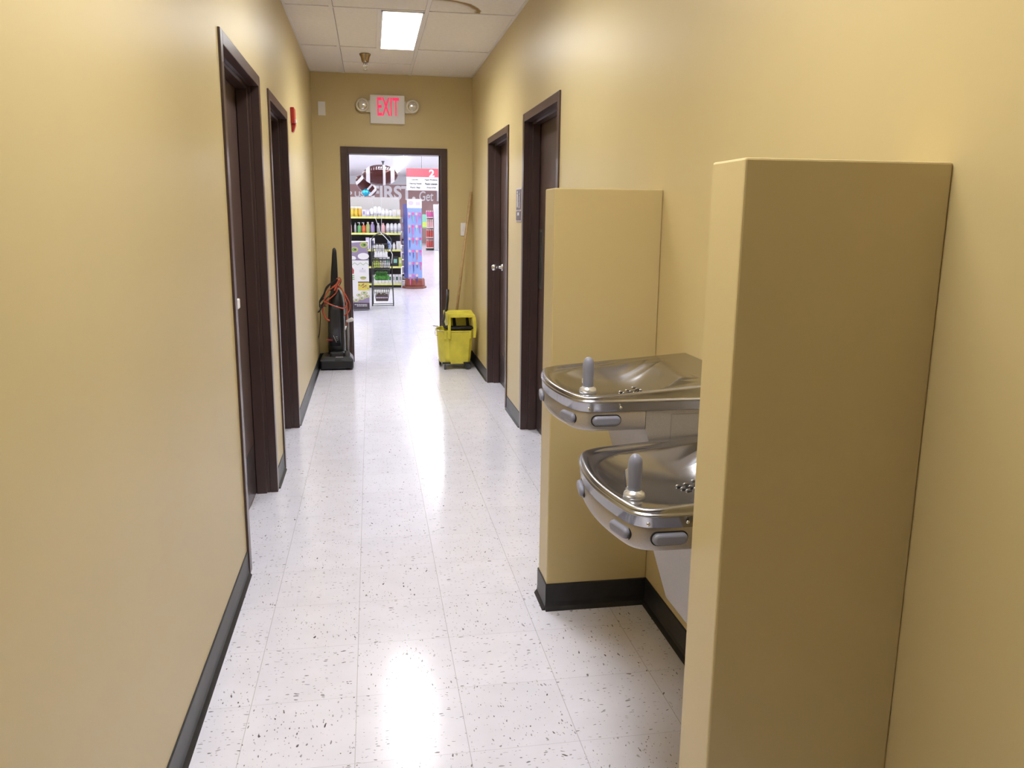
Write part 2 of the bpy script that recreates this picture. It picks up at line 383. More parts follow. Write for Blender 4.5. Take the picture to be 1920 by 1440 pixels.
# doorway to the store
r = bpy.data.objects.new('door_5', None); col.objects.link(r); r.location = ((EX0+EX1)/2, YF, 0); r['_o'] = tuple(r.location); struct(r)
b = MB(); fw = .062
b.box((EX0, YF-.018, 0), (EX0+fw, YF+.02, EZ)); b.box((EX1-fw, YF-.018, 0), (EX1, YF+.02, EZ)); b.box((EX0+fw, YF-.018, EZ-fw), (EX1-fw, YF+.02, EZ))
b.box((EX0+.03, YF+.02, 0), (EX0+fw, YF+.16, EZ-.03)); b.box((EX1-fw, YF+.02, 0), (EX1-.03, YF+.16, EZ-.03)); b.box((EX0+fw, YF+.02, EZ-fw), (EX1-fw, YF+.16, EZ-.03))
b.box((EX0+fw, YF+.05, 0), (EX0+fw+.014, YF+.10, EZ-fw)); b.box((EX1-fw-.014, YF+.05, 0), (EX1-fw, YF+.10, EZ-fw))
b.build('door_frame', FRAME, r, bevel=.0025)

# ------------------------------------------------------------------ ceiling lights
def panel_light(y0, label, xa=GX+T, xb=GX+2*T, dm=None):
    c = ((xa+xb)/2, y0+.61, H-.03)
    t = thing('ceiling_light', (c[0], c[1], H-.008), label, 'ceiling light', None)
    b = MB(); x0, x1, ya, yb = xa+.013, xb-.013, y0+.013, y0+1.22-.013; z0, z1 = H-.010, H-.0005
    for a, d in (((x0, ya), (x1, ya+.012)), ((x0, yb-.012), (x1, yb)), ((x0, ya), (x0+.012, yb)), ((x1-.012, ya), (x1, yb))):
        b.box((a[0], a[1], z0), (d[0], d[1], z1))
    b.build('frame', WHITEP, t)
    b = MB(); b.box((x0+.012, ya+.012, z0+.002), (x1-.012, yb-.012, z1)); b.build('diffuser', dm or DIFF, t)
    return t
def lens(mt, L_):
    # prismatic lens: brightest straight down, dimmer towards the sides
    nt = mt.node_tree; g_ = nt.nodes.new('ShaderNodeNewGeometry'); d_ = nt.nodes.new('ShaderNodeVectorMath'); d_.operation = 'DOT_PRODUCT'
    nt.links.new(g_.outputs['Normal'], d_.inputs[0]); nt.links.new(g_.outputs['Incoming'], d_.inputs[1])
    r_ = nt.nodes.new('ShaderNodeMapRange'); r_.inputs[3].default_value = L_*.10; r_.inputs[4].default_value = L_
    p_ = nt.nodes.new('ShaderNodeMath'); p_.operation = 'POWER'; p_.inputs[1].default_value = 1.4; nt.links.new(d_.outputs['Value'], p_.inputs[0]); nt.links.new(p_.outputs[0], r_.inputs[0]); nt.links.new(r_.outputs[0], nt.nodes['Principled BSDF'].inputs['Emission Strength']); return mt
DIFF = lens(mat('lamp_diffuser', (.9, .9, .9), .4, emit=(.97, .985, 1), es=HALL_L), HALL_L)
panel_light(GY, 'glowing white ceiling light panel between the stained tile and the sprinkler')
panel_light(GY-2*1.22, 'narrow ceiling light panel halfway between the alcove and the far lamp', dm=lens(mat('lamp_diffuser_dim', (.9, .9, .9), .4, emit=(.97, .985, 1), es=1), HALL_L*.68))
panel_light(.84, 'wide ceiling light panel above the near half wall, mirrored in the steel basins', GX, GX+2*T, lens(mat('lamp_diffuser_wide', (.9, .9, .9), .4, emit=(.98, .985, 1), es=HALL_L2), HALL_L2))

# ------------------------------------------------------------------ fittings on the far wall
t = thing('exit_sign', (.179, YF, 2.27), 'white exit sign with pink-red letters and two emergency lamp heads above the doorway', 'exit sign')
b = MB(); b.box((.020, YF-.045, 2.272), (.339, YF-.0005, 2.527)); hs = b.build('housing', WHITEP, t, bevel=.004)
LIT = mat('exit_letters', (.8, .02, .10), .4, emit=(1, .015, .13), es=.62)
text_mesh('lettering', 'EXIT', .087, .287, 2.343, 2.505, YF-.0462, LIT, hs, bold=.010, depth=.003)
LENS = mat('lamp_lens', (.75, .74, .70), .12, .7, bump=.6, bscale=60)
for sx, cx_ in ((-1, -.050), (1, .412)):
    b = MB(); zc = 2.432
    b.mi = 0
    b.box((.020-.014 if sx < 0 else .339, YF-.045, zc-.055), (.020 if sx < 0 else .339+.014, YF-.002, zc+.045))
    n = 28; ring0 = []; ring1 = []
    prof = [(.045, .0), (.062, -.012), (.064, -.045), (.056, -.060), (.046, -.062)]
    b.lathe([(r_, h_) for r_, h_ in prof], (cx_, YF, zc), n, 'y')
    b.box((cx_+(.02 if sx < 0 else -.07), YF-.040, zc-.060), (cx_+(.07 if sx < 0 else -.02), YF-.004, zc+.02))
    lh = b.build('lamp_head', mat('lamp_cream', (.72, .68, .58), .4), t, bevel=.002)
    b = MB(); b.lathe([(.046, -.0600), (.040, -.067), (.024, -.072), (.002, -.074)], (cx_, YF, zc), n, 'y'); b.build('lens', LENS, lh)
t = MB().box((-.455, YF-.008, 2.335), (-.388, YF-.0005, 2.458)).build('wall_plate', WHITEP, None, (-.42, YF, 2.335), bevel=.003)
tag(t, 'blank white cover plate high on the far wall left of the exit sign', 'cover plate')
t = thing('light_switch', (.893, YF, 1.243), 'white light switch on the far wall behind the mop handle', 'light switch')
MB().box((.868, YF-.007, 1.243), (.918, YF-.0005, 1.366)).build('plate', WHITEP, t, bevel=.002)
MB().box((.886, YF-.013, 1.285), (.900, YF-.006, 1.325)).build('toggle', WHITEP, t, bevel=.002)
# red strobe on the left wall
t = thing('fire_alarm_strobe', (XL, 5.86, 2.02), 'red fire alarm strobe on the left wall beyond the second door', 'fire alarm')
b = MB(); b.box((XL+.0005, 5.80, 2.03), (XL+.024, 5.92, 2.135)); b.prism([(XL+.0005, 5.83, 2.03), (XL+.03, 5.83, 2.03), (XL+.012, 5.83, 1.975), (XL+.0005, 5.83, 1.975)], (0, .06, 0))
b.build('housing', RED, t, bevel=.004)
b = MB(); b.box((XL+.024, 5.835, 2.035), (XL+.034, 5.885, 2.062)); b.build('strobe_lens', WHITEP, t, bevel=.003)
# sprinkler
t = thing('sprinkler_head', (-.013, 7.03, H), 'brass-coloured sprinkler head hanging from the ceiling by the far wall', 'sprinkler')
BRASS = mat('aged_brass', (.36, .28, .20), .25, 1)
b = MB(); b.lathe([(.047, -.001), (.046, -.008), (.036, -.026), (.030, -.052), (.026, -.066), (.012, -.070)], (-.013, 7.03, H), 24); b.build('cup', BRASS, t)
b = MB(); b.cyl((-.013, 7.03, H-.068), (-.013, 7.03, H-.118), .007, .005, 10)
for s_ in (-1, 1): b.tube([(-.013+s_*.012, 7.03, H-.068), (-.013+s_*.017, 7.03, H-.092), (-.013+s_*.004, 7.03, H-.116)], .003, 6)
b.lathe([(.004, -.118), (.017, -.120), (.016, -.124), (.002, -.126)], (-.013, 7.03, H), 16); b.build('deflector', CHROME, t)
# restroom plaque
t = thing('restroom_sign', (XR, 5.365, 1.387), 'small dark plaque with white pictograms on the right wall beside the near door frame', 'sign')
MB().box((XR-.006, 5.272, 1.390), (XR-.0005, 5.462, 1.612)).build('rim', mat('plaque_rim', (.62, .55, .55), .35), t, bevel=.003)
MB().box((XR-.009, 5.285, 1.470), (XR-.005, 5.450, 1.600)).build('panel', mat('plaque_panel', (.12, .10, .12), .25), t, bevel=.002)
MB().box((XR-.009, 5.285, 1.402), (XR-.005, 5.450, 1.462)).build('panel', mat('plaque_panel', (.12, .10, .12), .25), t, bevel=.002)
b = MB(); xs = XR-.0093
def plate(y0, y1, z0, z1): b.box((xs-.0008, y0, z0), (xs+.0008, y1, z1))
b.lathe([(.009, .0008), (.009, -.0008)], (xs, 5.405, 1.585), 16, 'x'); plate(5.390, 5.420, 1.535, 1.573); plate(5.392, 5.403, 1.485, 1.540); plate(5.407, 5.418, 1.485, 1.540)
b.build('pictogram', mat('plaque_white', (.75, .73, .76), .4), t); b = MB()
for k in range(20):
    a0, a1 = 2*PI*k/20, 2*PI*(k+1)/20; yc, zc = 5.335, 1.505
    b.add([(xs-.0008, yc+r_*math.cos(a), zc+r_*math.sin(a)) for r_, a in ((.018, a0), (.018, a1), (.024, a1), (.024, a0))], [(0, 1, 2, 3)])
b.build('pictogram', mat('plaque_white', (.75, .73, .76), .4), t); b = MB()
plate(5.330, 5.337, 1.52, 1.56); plate(5.315, 5.334, 1.518, 1.526); b.lathe([(.007, .0008), (.007, -.0008)], (xs, 5.334, 1.570), 12, 'x')
b.build('pictogram', mat('plaque_white', (.75, .73, .76), .4), t); b = MB()
plate(5.340, 5.40, 1.432, 1.452)
b.build('pictogram', mat('plaque_white', (.75, .73, .76), .4), t)

# ------------------------------------------------------------------ drinking fountains
def fountain(yc, zt, far, label, fin=False, skirt_bottom=.5, lowx=.70):
    x_w = XR; t = thing('drinking_fountain', (x_w-.001, yc, zt-.5), label, 'drinking fountain')
    W = .235
    def outline(inset=0):
        """list of (d, w): d out from the wall, w along the wall"""
        pts = []; Wi = W-inset; D0 = .503-inset
        front = lambda w_: D0 - .75*w_*w_
        wf = Wi-.050; df = front(wf); dc = front(Wi)+.004; ds = dc-.062
        n = 10
        pts += [(0.001, -Wi), (.10, -Wi), (.20, -Wi), (.28, -Wi), (.34, -Wi)]
        P0, P1, P2 = (ds, -Wi), (dc, -Wi), (df, -wf)
        for i in range(n+1):
            q = i/n; pts.append(tuple((1-q)**2*P0[k]+2*q*(1-q)*P1[k]+q*q*P2[k] for k in (0, 1)))
        m_ = 16
        for i in range(1, m_):
            w_ = -wf+2*wf*i/m_; pts.append((front(w_), w_))
        P0, P1, P2 = (df, wf), (dc, Wi), (ds, Wi)
        for i in range(n+1):
            q = i/n; pts.append(tuple((1-q)**2*P0[k]+2*q*(1-q)*P1[k]+q*q*P2[k] for k in (0, 1)))
        pts += [(.34, Wi), (.28, Wi), (.20, Wi), (.10, Wi), (0.001, Wi)]
        return pts
    def W3(d, w_, z): return Vector((x_w-d, yc+w_, z))
    slope = lambda d: .034*max(0, 1-d/.44)
    # --- steel top: rolled lip + pressed basin
    b = MB(); b.sm = True
    def ring(inset, dz, sl=1): return [W3(d, w_, zt+dz+sl*slope(d)) for d, w_ in outline(inset)]
    b.mi = 0
    side = [(.006, -.036, 0), (.0035, -.034, 0), (.0035, -.013, 0), (.001, -.0115, 0), (0, -.009, 0), (.001, -.0065, 0), (.005, -.0045, 0), (.006, -.0035, .15), (.005, -.002, 1), (.005, .0005, 1), (.008, .0035, 1), (.012, .0045, 1)]
    rr = [ring(*a) for a in side]
    b.loft(rr, False, True, True)
    # basin surface
    def smooth(x): x = max(0, min(1, x)); return x*x*(3-2*x)
    dC, wC = .275, .0
    def zsurf(d, w_, frac):
        base = zt+.0045+slope(d)
        lip = -.010*smooth((1-frac)/.08)*(1 if d > .0 else 0)*smooth((d-.17)/.08)
        # basin: superellipse, flat floor sloping to the drain
        e = (abs((d-.300)/.168)**2.6 + abs((w_)/.195)**2.6)**(1/2.6)
        depth = .044*(1-min(1, e)**3.2)
        depth += .010*smooth(1-math.hypot(d-.235, w_-.02)/.20)
        return base+lip-depth
    out = outline(.012); M_ = 44; rr = []
    for k in range(M_+1):
        fr = 1-k/M_; fr = fr**.9
        rg = []
        for d, w_ in out:
            dd = dC+(d-dC)*fr; ww = wC+(w_-wC)*fr
            rg.append(W3(dd, ww, zsurf(dd, ww, fr)))
        rr.append(rg)
    b.loft(rr, False, True, True)
    top = b.build('basin_top', STEEL, t)
    # rivets on the band
    for d in (.44, .355): MB().sphere((x_w-d, yc-W+.0025, zt-.024), .0042, (1, .6, 1), 8).build('rivet', CHROME, top)
    # --- drain slots
    b = MB(); dd = .235; 
    for i in range(-1, 2):
        for k, off in enumerate((-.014, 0, .014)):
            c = W3(dd+i*.019+.006*k, .02+off*1.2, 0); z = zsurf(dd+i*.019, .02+off, .4)
            b.prism([(c.x-.008, c.y-.0035, z+.0016), (c.x+.004, c.y-.0035, z+.0016), (c.x+.008, c.y+.0035, z+.0016), (c.x-.004, c.y+.0035, z+.0016)], (0, 0, -.002))
    b.build('drain_slots', BLACKM, top)
    b = MB()
    for i in range(-1, 2):
        for k, off in enumerate((-.014, 0, .014)):
            c = W3(dd+i*.019+.006*k, .02+off*1.2, 0); z = zsurf(dd+i*.019, .02+off, .4)
            b.tube([(c.x-.009, c.y+.005, z+.001), (c.x-.004, c.y+.005, z+.003), (c.x+.006, c.y+.005, z+.001)], .0010, 6)
    b.build('drain_grille', CHROME, top)
    # --- bubbler
    bd = .412 if not fin else .432; bw = -.115; z0 = zt-.004
    c = W3(bd, bw, z0)
    bb = MB(); bb.lathe([(.024, -.006), (.024, .004), (.021, .010), (.0165, .012), (.0155, .014)], c, 24); ch = bb.build('bubbler_collar', mat('collar_metal', (.72, .73, .76), .25, .8), t)
    bb = MB(); bb.lathe([(.0140, .010), (.0145, .030), (.0150, .050), (.0158, .066), (.0150, .078), (.0120, .087), (.0070, .0925), (.001, .094)], c, 24)
    bb.build('bubbler_guard', GREYP, t)
    bb = MB(); bb.tube([c+Vector((.004, .012, .006)), c+Vector((-.004, .030, .020)), c+Vector((-.006, .032, .030))], .005, 8)
    if fin:
        k0 = len(bb.v); bb.prism([c+Vector((-.016, .010, .006)), c+Vector((-.020, .014, .052)), c+Vector((-.006, .026, .056)), c+Vector((.0, .026, .010))], (.003, .002, 0))
    bb.build('spout', CHROME, ch)
    # --- apron
    b = MB(); b.mi = 0
    def aring(inset, z): 
        o = [p for p in outline(inset) if p[0] > .288]
        o = [(.286, -(W-inset))]+o+[(.286, W-inset)]
        return [W3(d, w_, z) for d, w_ in o]
    b.loft([aring(.010, zt-.030), aring(.0075, zt-.0365), aring(.006, zt-.040), aring(.006, zt-.070), aring(.007, zt-.080), aring(.011, zt-.0865), aring(.020, zt-.089)], False, True, False)
    k_ = len(b.v)-len(aring(0, 0)); b.f.append(tuple(range(k_, len(b.v)))); b.m.append(0); b.s.append(False)
    ap = b.build('apron', APRON, t)
    # --- push bars
    def pad(pd, pw, nd, nw, L_=.076, h_=.026):
        nv = Vector((-nd, nw, 0)).normalized(); tv = Vector((0, 0, 1)).cross(nv); c_ = W3(pd, pw, zt-.058)
        def stad(s_, off, n=10):
            rr_ = []; hh = h_/2*s_ if s_ <= 1 else h_/2+(s_-1); ll = L_/2-h_/2
            for i in range(n+1):
                a = -PI/2+PI*i/n; rr_.append(c_+tv*(ll+hh*math.cos(a))+Vector((0, 0, hh*math.sin(a)))+nv*off)
            for i in range(n+1):
                a = PI/2+PI*i/n; rr_.append(c_+tv*(-ll+hh*math.cos(a))+Vector((0, 0, hh*math.sin(a)))+nv*off)
            return rr_
        q = MB(); q.loft([stad(1.0025, -.002), stad(1.0025, .0008)], True, False); q.build('button_gasket', BLACKM, ap)
        q = MB(); q.loft([stad(.97, -.002), stad(.97, .006), stad(.82, .0105), stad(.45, .0120)], True, True); q.build('push_button', GREYP, ap)
    pad(.392, -W+.0065, 0, -1)
    pad(.497-.75*.165**2-.002, -.165, 1, -.26, .070)
    pad(.497-.75*.10**2-.001, .10, 1, .15)
    # --- rear body with tapering skirt
    b = MB(); z1 = zt-.030; z2 = zt-.089; y0, y1 = yc-W+.008, yc+W-.008; Xs = lambda z: lowx+.31*(z2-z)
    zb = skirt_bottom
    zm = zt-.070
    b.box((XR-.284, y0, zm), (XR-.001, y0+.005, z1)); b.box((XR-.284, y1-.005, zm), (XR-.001, y1, z1))
    b.prism([(XR-.001, y0, zm), (XR-.284, y0, zm), (XR-.284, y0, z2), (Xs(z2), y0, z2), (Xs(zb+.02), y0, zb+.02), (Xs(zb)+.02, y0, zb), (XR-.001, y0, zb)], (0, y1-y0, 0))
    bd_ = b.build('body', mat('steel_body', (.43, .40, .365), .5, .6, noise=.06, nscale=350, bump=.2, bscale=900), t)
    b = MB()
    b.tube([(XR-.215, y0-.0004, zb+.03), (XR-.215, y0-.0004, zt-.047), (XR-.03, y0-.0004, zt-.047), (XR-.03, y0-.0004, zb+.03)], .0008, 4); 
    b.build('access_panel_seam', mat('seam_grey', (.25, .22, .2), .6), bd_)
    return t
fountain(2.172, .957, True, 'upper steel drinking fountain with grey bubbler, mounted beside the far half wall', False, .53, .70)
fountain(1.701, .827, False, 'lower steel drinking fountain with grey bubbler, nearest the tall near half wall', True, .38, .668)

# ------------------------------------------------------------------ vacuum cleaner
VY = 7.70
def vp(u, v, Y=VY): return at(u, v, Y=Y)
t = thing('vacuum_cleaner', (-.345, VY, 0), 'black upright vacuum cleaner parked at the left of the store doorway', 'vacuum cleaner')
b = MB()   # floor head
pts = [(-.495, 7.555), (-.485, 7.535), (-.205, 7.535), (-.190, 7.555), (-.190, 7.76), (-.21, 7.86), (-.475, 7.86), (-.495, 7.76)]
def rg(z, s_): 
    cx_, cy_ = -.3425, 7.70; return [Vector((cx_+(x-cx_)*s_, cy_+(y-cy_)*s_, z)) for x, y in pts]
b.loft([rg(.012, .97), rg(.02, 1), rg(.085, 1), rg(.105, .96), rg(.125, .84), rg(.135, .6)], True, False)
head = b.build('floor_head', BLACK, t, bevel=.006)
for x in (-.478, -.212): MB().cyl((x-.014, 7.60, .032), (x+.014, 7.60, .032), .0315, n=20).build('wheel', DGREY, head)
for x in (-.478, -.212): MB().cyl((x-.012, 7.80, .024), (x+.012, 7.80, .024), .0235, n=20).build('wheel', DGREY, head)
for xa, xb in ((-.490, -.36), (-.29, -.20)): MB().box((xa, 7.530, .085), (xb, 7.545, .10)).build('head_trim', DGREY, head, bevel=.002)
b = MB(); b.box((-.405, 7.56, .05), (-.270, 7.70, .17)); b.build('motor_cover', BLACK, head, bevel=.02, seg=3)
b = MB(); b.box((-.352, 7.556, .068), (-.282, 7.5595, .125)); b.build('label_sticker', mat('sticker', (.45, .44, .45), .5, noise=.35, nscale=90), head)
b = MB()   # upright body
def oval(cx_, z, hw, hd, cy_=7.70, n=24): return [Vector((cx_+hw*math.copysign(abs(math.cos(a))**.7, math.cos(a)), cy_+hd*math.copysign(abs(math.sin(a))**.7, math.sin(a)), z)) for a in [2*PI*i/n for i in range(n)]]
b.loft([oval(-.343, .13, .078, .07), oval(-.343, .20, .082, .078), oval(-.341, .34, .080, .082), oval(-.338, .50, .078, .08), oval(-.335, .62, .074, .075), oval(-.335, .69, .062, .062), oval(-.337, .735, .045, .045), oval(-.340, .76, .022, .03)], True, True)
body = b.build('body', BLACK, t)
b = MB(); b.loft([oval(-.352, .22, .052, .02, 7.625), oval(-.352, .40, .050, .02, 7.618), oval(-.350, .56, .045, .018, 7.625), oval(-.350, .62, .03, .012, 7.635)], True, True)
bin_ = b.build('dust_bin', mat('smoke_plastic', (.03, .03, .035), .12), body)
b = MB(); b.box((-.432, 7.60, .268), (-.375, 7.612, .285)); b.build('release_latch', mat('latch_red', (.20, .02, .02), .3), body, bevel=.003)
b = MB()
p = [vp(625, 629, 7.60), vp(631, 642, 7.60)]; b.tube(p, .0022, 6)
for k in range(3): b.tube([vp(629+k*1.2, 632+k*3, 7.60), vp(633+k*.6, 631.5+k*3, 7.60)], .0018, 6)
b.build('badge', mat('badge_grey', (.45, .45, .45), .3, .6), body)
b = MB(); b.tube([(-.25, 7.62, .60), (-.232, 7.62, .45), (-.232, 7.61, .30), (-.238, 7.60, .18)], .012, 10); b.build('side_hose', mat('hose_grey', (.20, .20, .21), .35), body)
b = MB(); b.lathe([(.026, .02), (.028, .04), (.027, .13), (.020, .16)], (-.245, 7.585, .02), 16); b.build('pipe_elbow', DGREY, head)
b = MB()   # handle
b.loft([oval(-.350, .73, .040, .030), oval(-.348, .80, .036, .024), oval(-.345, .90, .032, .02), oval(-.341, 1.0, .026, .018), oval(-.339, 1.08, .021, .016), oval(-.339, 1.115, .017, .014), oval(-.339, 1.128, .008, .008)], True, True)
hd = b.build('handle', BLACK, t)
b = MB()   # black cord bundle
def wig(pts, r, Y=7.62, name='power_cord', m=BLACKM, par=t, n=8):
    P = [vp(u, v, Y+(w_[0] if w_ else 0)) for u, v, *w_ in pts]
    Q = []
    for i in range(len(P)-1):
        p0, p1, p2, p3 = P[max(i-1, 0)], P[i], P[i+1], P[min(i+2, len(P)-1)]
        for k in range(6):
            s_ = k/6; Q.append(.5*((2*p1)+(p2-p0)*s_+(2*p0-5*p1+4*p2-p3)*s_*s_+(3*p1-p0-3*p2+p3)*s_**3))
    Q.append(P[-1]); q = MB() if not isinstance(name, MB) else name
    q.tube(Q, r, n); return q
cord = MB()
for off in (0, 2.5, 5):
    wig([(633, 523), (624, 528), (612, 538+off), (607, 551+off), (599, 565+off), (602, 572+off), (612, 560), (626, 548), (638, 532), (639, 523), (634, 521)], .0042, 7.60-.004*off, cord)
wig([(601, 566), (608, 560), (602, 580), (596, 586), (603, 578), (610, 572)], .004, 7.585, cord)
wig([(612, 575), (601, 575), (600.5, 600), (599, 625), (594, 645), (594.5, 665), (599, 672)], .0040, 7.74, cord)
cord.build('power_cord', BLACKM, t)
cord = MB()
wig([(631, 523), (637, 521), (638, 528), (628, 537), (616, 545), (610, 556), (608, 566), (618, 560), (630, 549), (632, 540), (630, 535)], .0055, 7.575, cord)
wig([(611, 566), (620, 571), (634, 576), (645, 578), (650, 570), (647, 563), (644, 548), (638, 538), (633, 535)], .0055, 7.565, cord)
wig([(633, 536), (643, 545), (650, 557), (656, 570), (655, 582), (648, 590), (645, 590)], .005, 7.60, cord)
wig([(647, 560), (651, 580), (651, 595), (648.5, 612)], .005, 7.60, cord)
wig([(616, 566), (607, 572), (606, 585), (612, 598), (618, 601)], .0085, 7.62, cord)
wig([(627, 545), (634, 528), (637, 526), (630, 534), (622, 540)], .008, 7.57, cord)
P0 = tuple(vp(633, 536, 7.6))
ec = cord.build('extension_cord', ORANGE, None, P0); tag(ec, 'orange extension cord looped over the black vacuum cleaner', 'extension cord')
pe = MB(); pe.cyl(vp(648.6, 611, 7.60), vp(647.4, 619, 7.60), .0085, .0065, 12); q = pe.build('plug', WHITEP, ec)
pe = MB(); pe.rings([(vp(649, 602.5, 7.60), .010), (vp(653, 601.5, 7.60), .016), (vp(657, 600, 7.60), .019), (vp(661, 598.5, 7.60), .020), (vp(662.5, 597.5, 7.60), .010)], 12); pe.build('receptacle', mat('clear_white', (.7, .68, .67), .25), ec)

# ------------------------------------------------------------------ mop bucket
BY0, BY1 = 7.40, 7.80
t = thing('mop_bucket', (.765, 7.6, 0), 'yellow wheeled mop bucket with wringer in the right corner by the store doorway', 'mop bucket')
def bring(z, s_, dz=0):
    # hull plan: broad to the right, pointed prow to the left
    P = [(.595, 7.60), (.600, 7.53), (.655, 7.435), (.70, 7.42), (.90, 7.42), (.925, 7.44), (.925, 7.76), (.90, 7.78), (.70, 7.78), (.655, 7.765), (.600, 7.67)]
    c_ = Vector((.77, 7.60, 0)); return [Vector((c_.x+(x-c_.x)*s_, c_.y+(y-c_.y)*s_, z)) for x, y in P]
b = MB()
b.loft([bring(.050, .70), bring(.058, .84), bring(.11, .89), bring(.36, 1.0), bring(.366, 1.035), bring(.376, 1.035), bring(.376, .985), bring(.352, .975), bring(.07, .80), bring(.066, .6)], True, False)
hull = b.build('hull', YELLOW, t, bevel=.004)
for x in (.668, .90):
    b = MB(); b.prism([(x-.008, 7.414, .30), (x+.008, 7.414, .30), (x+.01, 7.412, .372), (x-.01, 7.412, .372)], (0, .01, 0)); b.build('rib', YELLOW, hull)
# caution marks on the prow side
b = MB(); MK = mat('bucket_marks', (.06, .055, .02), .6)
pA, pB = Vector((.603, 7.535, 0)), Vector((.652, 7.445, 0)); nrm = Vector((-(pB-pA).y, (pB-pA).x, 0)).normalized()*-1
if nrm.y > 0: nrm = -nrm
for i in range(6):
    z = .31-.035*i; s_ = 1-.11*(.36-z)/.25
    for k in range(3):
        q0 = .25+.17*k+random.uniform(-.03, .03); q1 = q0+.11; zz = z+random.uniform(-.006, .006)
        pts = []
        for q, z_ in ((q0, zz), (q1, zz+.004), (q1, zz+.022), (q0, zz+.018)):
            p_ = pA.lerp(pB, q); c_ = Vector((.77, 7.6, 0)); s2 = .89+.11*(z_-.11)/.25; p_ = c_+(p_-c_)*s2; pts.append((p_.x+nrm.x*.0015, p_.y+nrm.y*.0015, z_))
        b.add(pts, [(0, 1, 2, 3)])
b.build('printed_marks', MK, hull)
# wire handle
b = MB(); b.tube([(.63, 7.44, .375), (.575, 7.47, .385), (.562, 7.60, .395), (.575, 7.73, .385), (.63, 7.76, .375)], .004, 8); b.tube([(.575, 7.47, .385), (.572, 7.47, .33), (.60, 7.48, .325)], .004, 8); b.build('wire_handle', CHROME, hull)
# frame rails + casters
for xa, ya in ((.64, 7.43), (.84, 7.43), (.64, 7.74), (.84, 7.74)): MB().box((xa, ya, .058), (xa+.077, ya+.03, .072)).build('caster_mount', BLACKM, t)
for (x, y, r_, fx) in ((.665, 7.455, .026, 0), (.885, 7.455, .030, 1), (.640, 7.72, .026, 0), (.885, 7.745, .030, 1)):
    b = MB()
    ax = Vector((.010, 0, 0)) if not fx else Vector((.004, .010, 0))
    b.rings([(Vector((x, y, r_))-ax, r_*.9), (Vector((x, y, r_))-ax*.8, r_), (Vector((x, y, r_))+ax*.8, r_), (Vector((x, y, r_))+ax, r_*.9)], 20, True)
    cw = b.build('caster_wheel', DGREY, t)
    b = MB(); b.box((x-.016, y-.016, r_*2+.001), (x+.016, y+.016, .060)); b.box((x-.015, y-.003, r_), (x-.0115, y+.010, .058)); b.box((x+.0115, y-.003, r_), (x+.015, y+.010, .058)); b.build('caster_fork', CHROME, cw)
# wringer
b = MB()
for y in (7.45, 7.72):
    pass
x0, x1 = .695, .945
# bracket frame: two front posts hooking over the rim, top rail, sloped ends
b.prism([(.690, 7.405, .30), (.716, 7.405, .30), (.718, 7.405, .50), (.712, 7.405, .525), (.690, 7.405, .525)], (0, .012, 0))
b.prism([(.928, 7.405, .31), (.952, 7.405, .31), (.960, 7.405, .40), (.952, 7.405, .50), (.940, 7.405, .515), (.920, 7.405, .50), (.930, 7.405, .40)], (0, .012, 0))
b.prism([(.716, 7.405, .500), (.920, 7.405, .500), (.940, 7.405, .515), (.712, 7.405, .525)], (0, .012, 0))
b.prism([(.690, 7.405, .525), (.945, 7.405, .512), (.925, 7.56, .545), (.660, 7.56, .545)], (0, 0, .010))
b.box((.665, 7.55, .36), (.93, 7.565, .545))
b.prism([(.690, 7.405, .43), (.690, 7.405, .525), (.660, 7.56, .545), (.655, 7.56, .40)], (.010, 0, 0))
wr = b.build('wringer', YELLOW, t, bevel=.003)
b = MB(); b.box((.715, 7.47, .388), (.925, 7.49, .415)); b.box((.715, 7.53, .36), (.925, 7.548, .385))
for x in (.755, .88): b.prism([(x-.012, 7.46, .415), (x+.010, 7.46, .415), (x+.004, 7.52, .50), (x-.012, 7.52, .50)], (.010, 0, 0))
b.build('press_plate', BLACKM, wr)
b = MB(); P_ = [Vector((.93, 7.44, .398)), Vector((.80, 7.43, .398)), Vector((.70, 7.43, .398)), Vector((.662, 7.44, .41)), Vector((.648, 7.46, .455)), Vector((.668, 7.50, .52)), Vector((.690, 7.52, .58)), Vector((.700, 7.53, .66)), Vector((.704, 7.54, .752))]
b.rings([(p_, r_) for p_, r_ in zip(P_, (.012, .013, .013, .013, .013, .012, .012, .0125, .012))], 10); b.build('wringer_handle', BLACK, wr)
# mop
P0, P1 = at(883, 361, Y=7.895), Vector((.775, 7.66, .36))
t = thing('mop', P1, 'long wooden mop handle standing in the yellow bucket and leaning on the corner', 'mop')
b = MB(); b.rings([(P1, .0135), (P0, .0135), (P0+(P0-P1).normalized()*.006, .008)], 14); b.build('pole', WOODH, t)
b = MB(); d_ = (P1-P0).normalized(); b.cyl(P1+d_*-.02, P1+d_*.06, .02, .03, 14); b.build('mop_clamp', DGREY, t)
b = MB()
for i in range(14):
    a = 2*PI*i/14; q = P1+d_*.06; e = Vector((.77+.06*math.cos(a), 7.60+.06*math.sin(a), .10)); m_ = (q+e)/2+Vector((.03*math.cos(a), .03*math.sin(a), .02)); b.tube([q, m_, e], .011, 6)
o_ = b.build('mop_strands', mat('mop_cotton', (.5, .48, .42), .9), t)

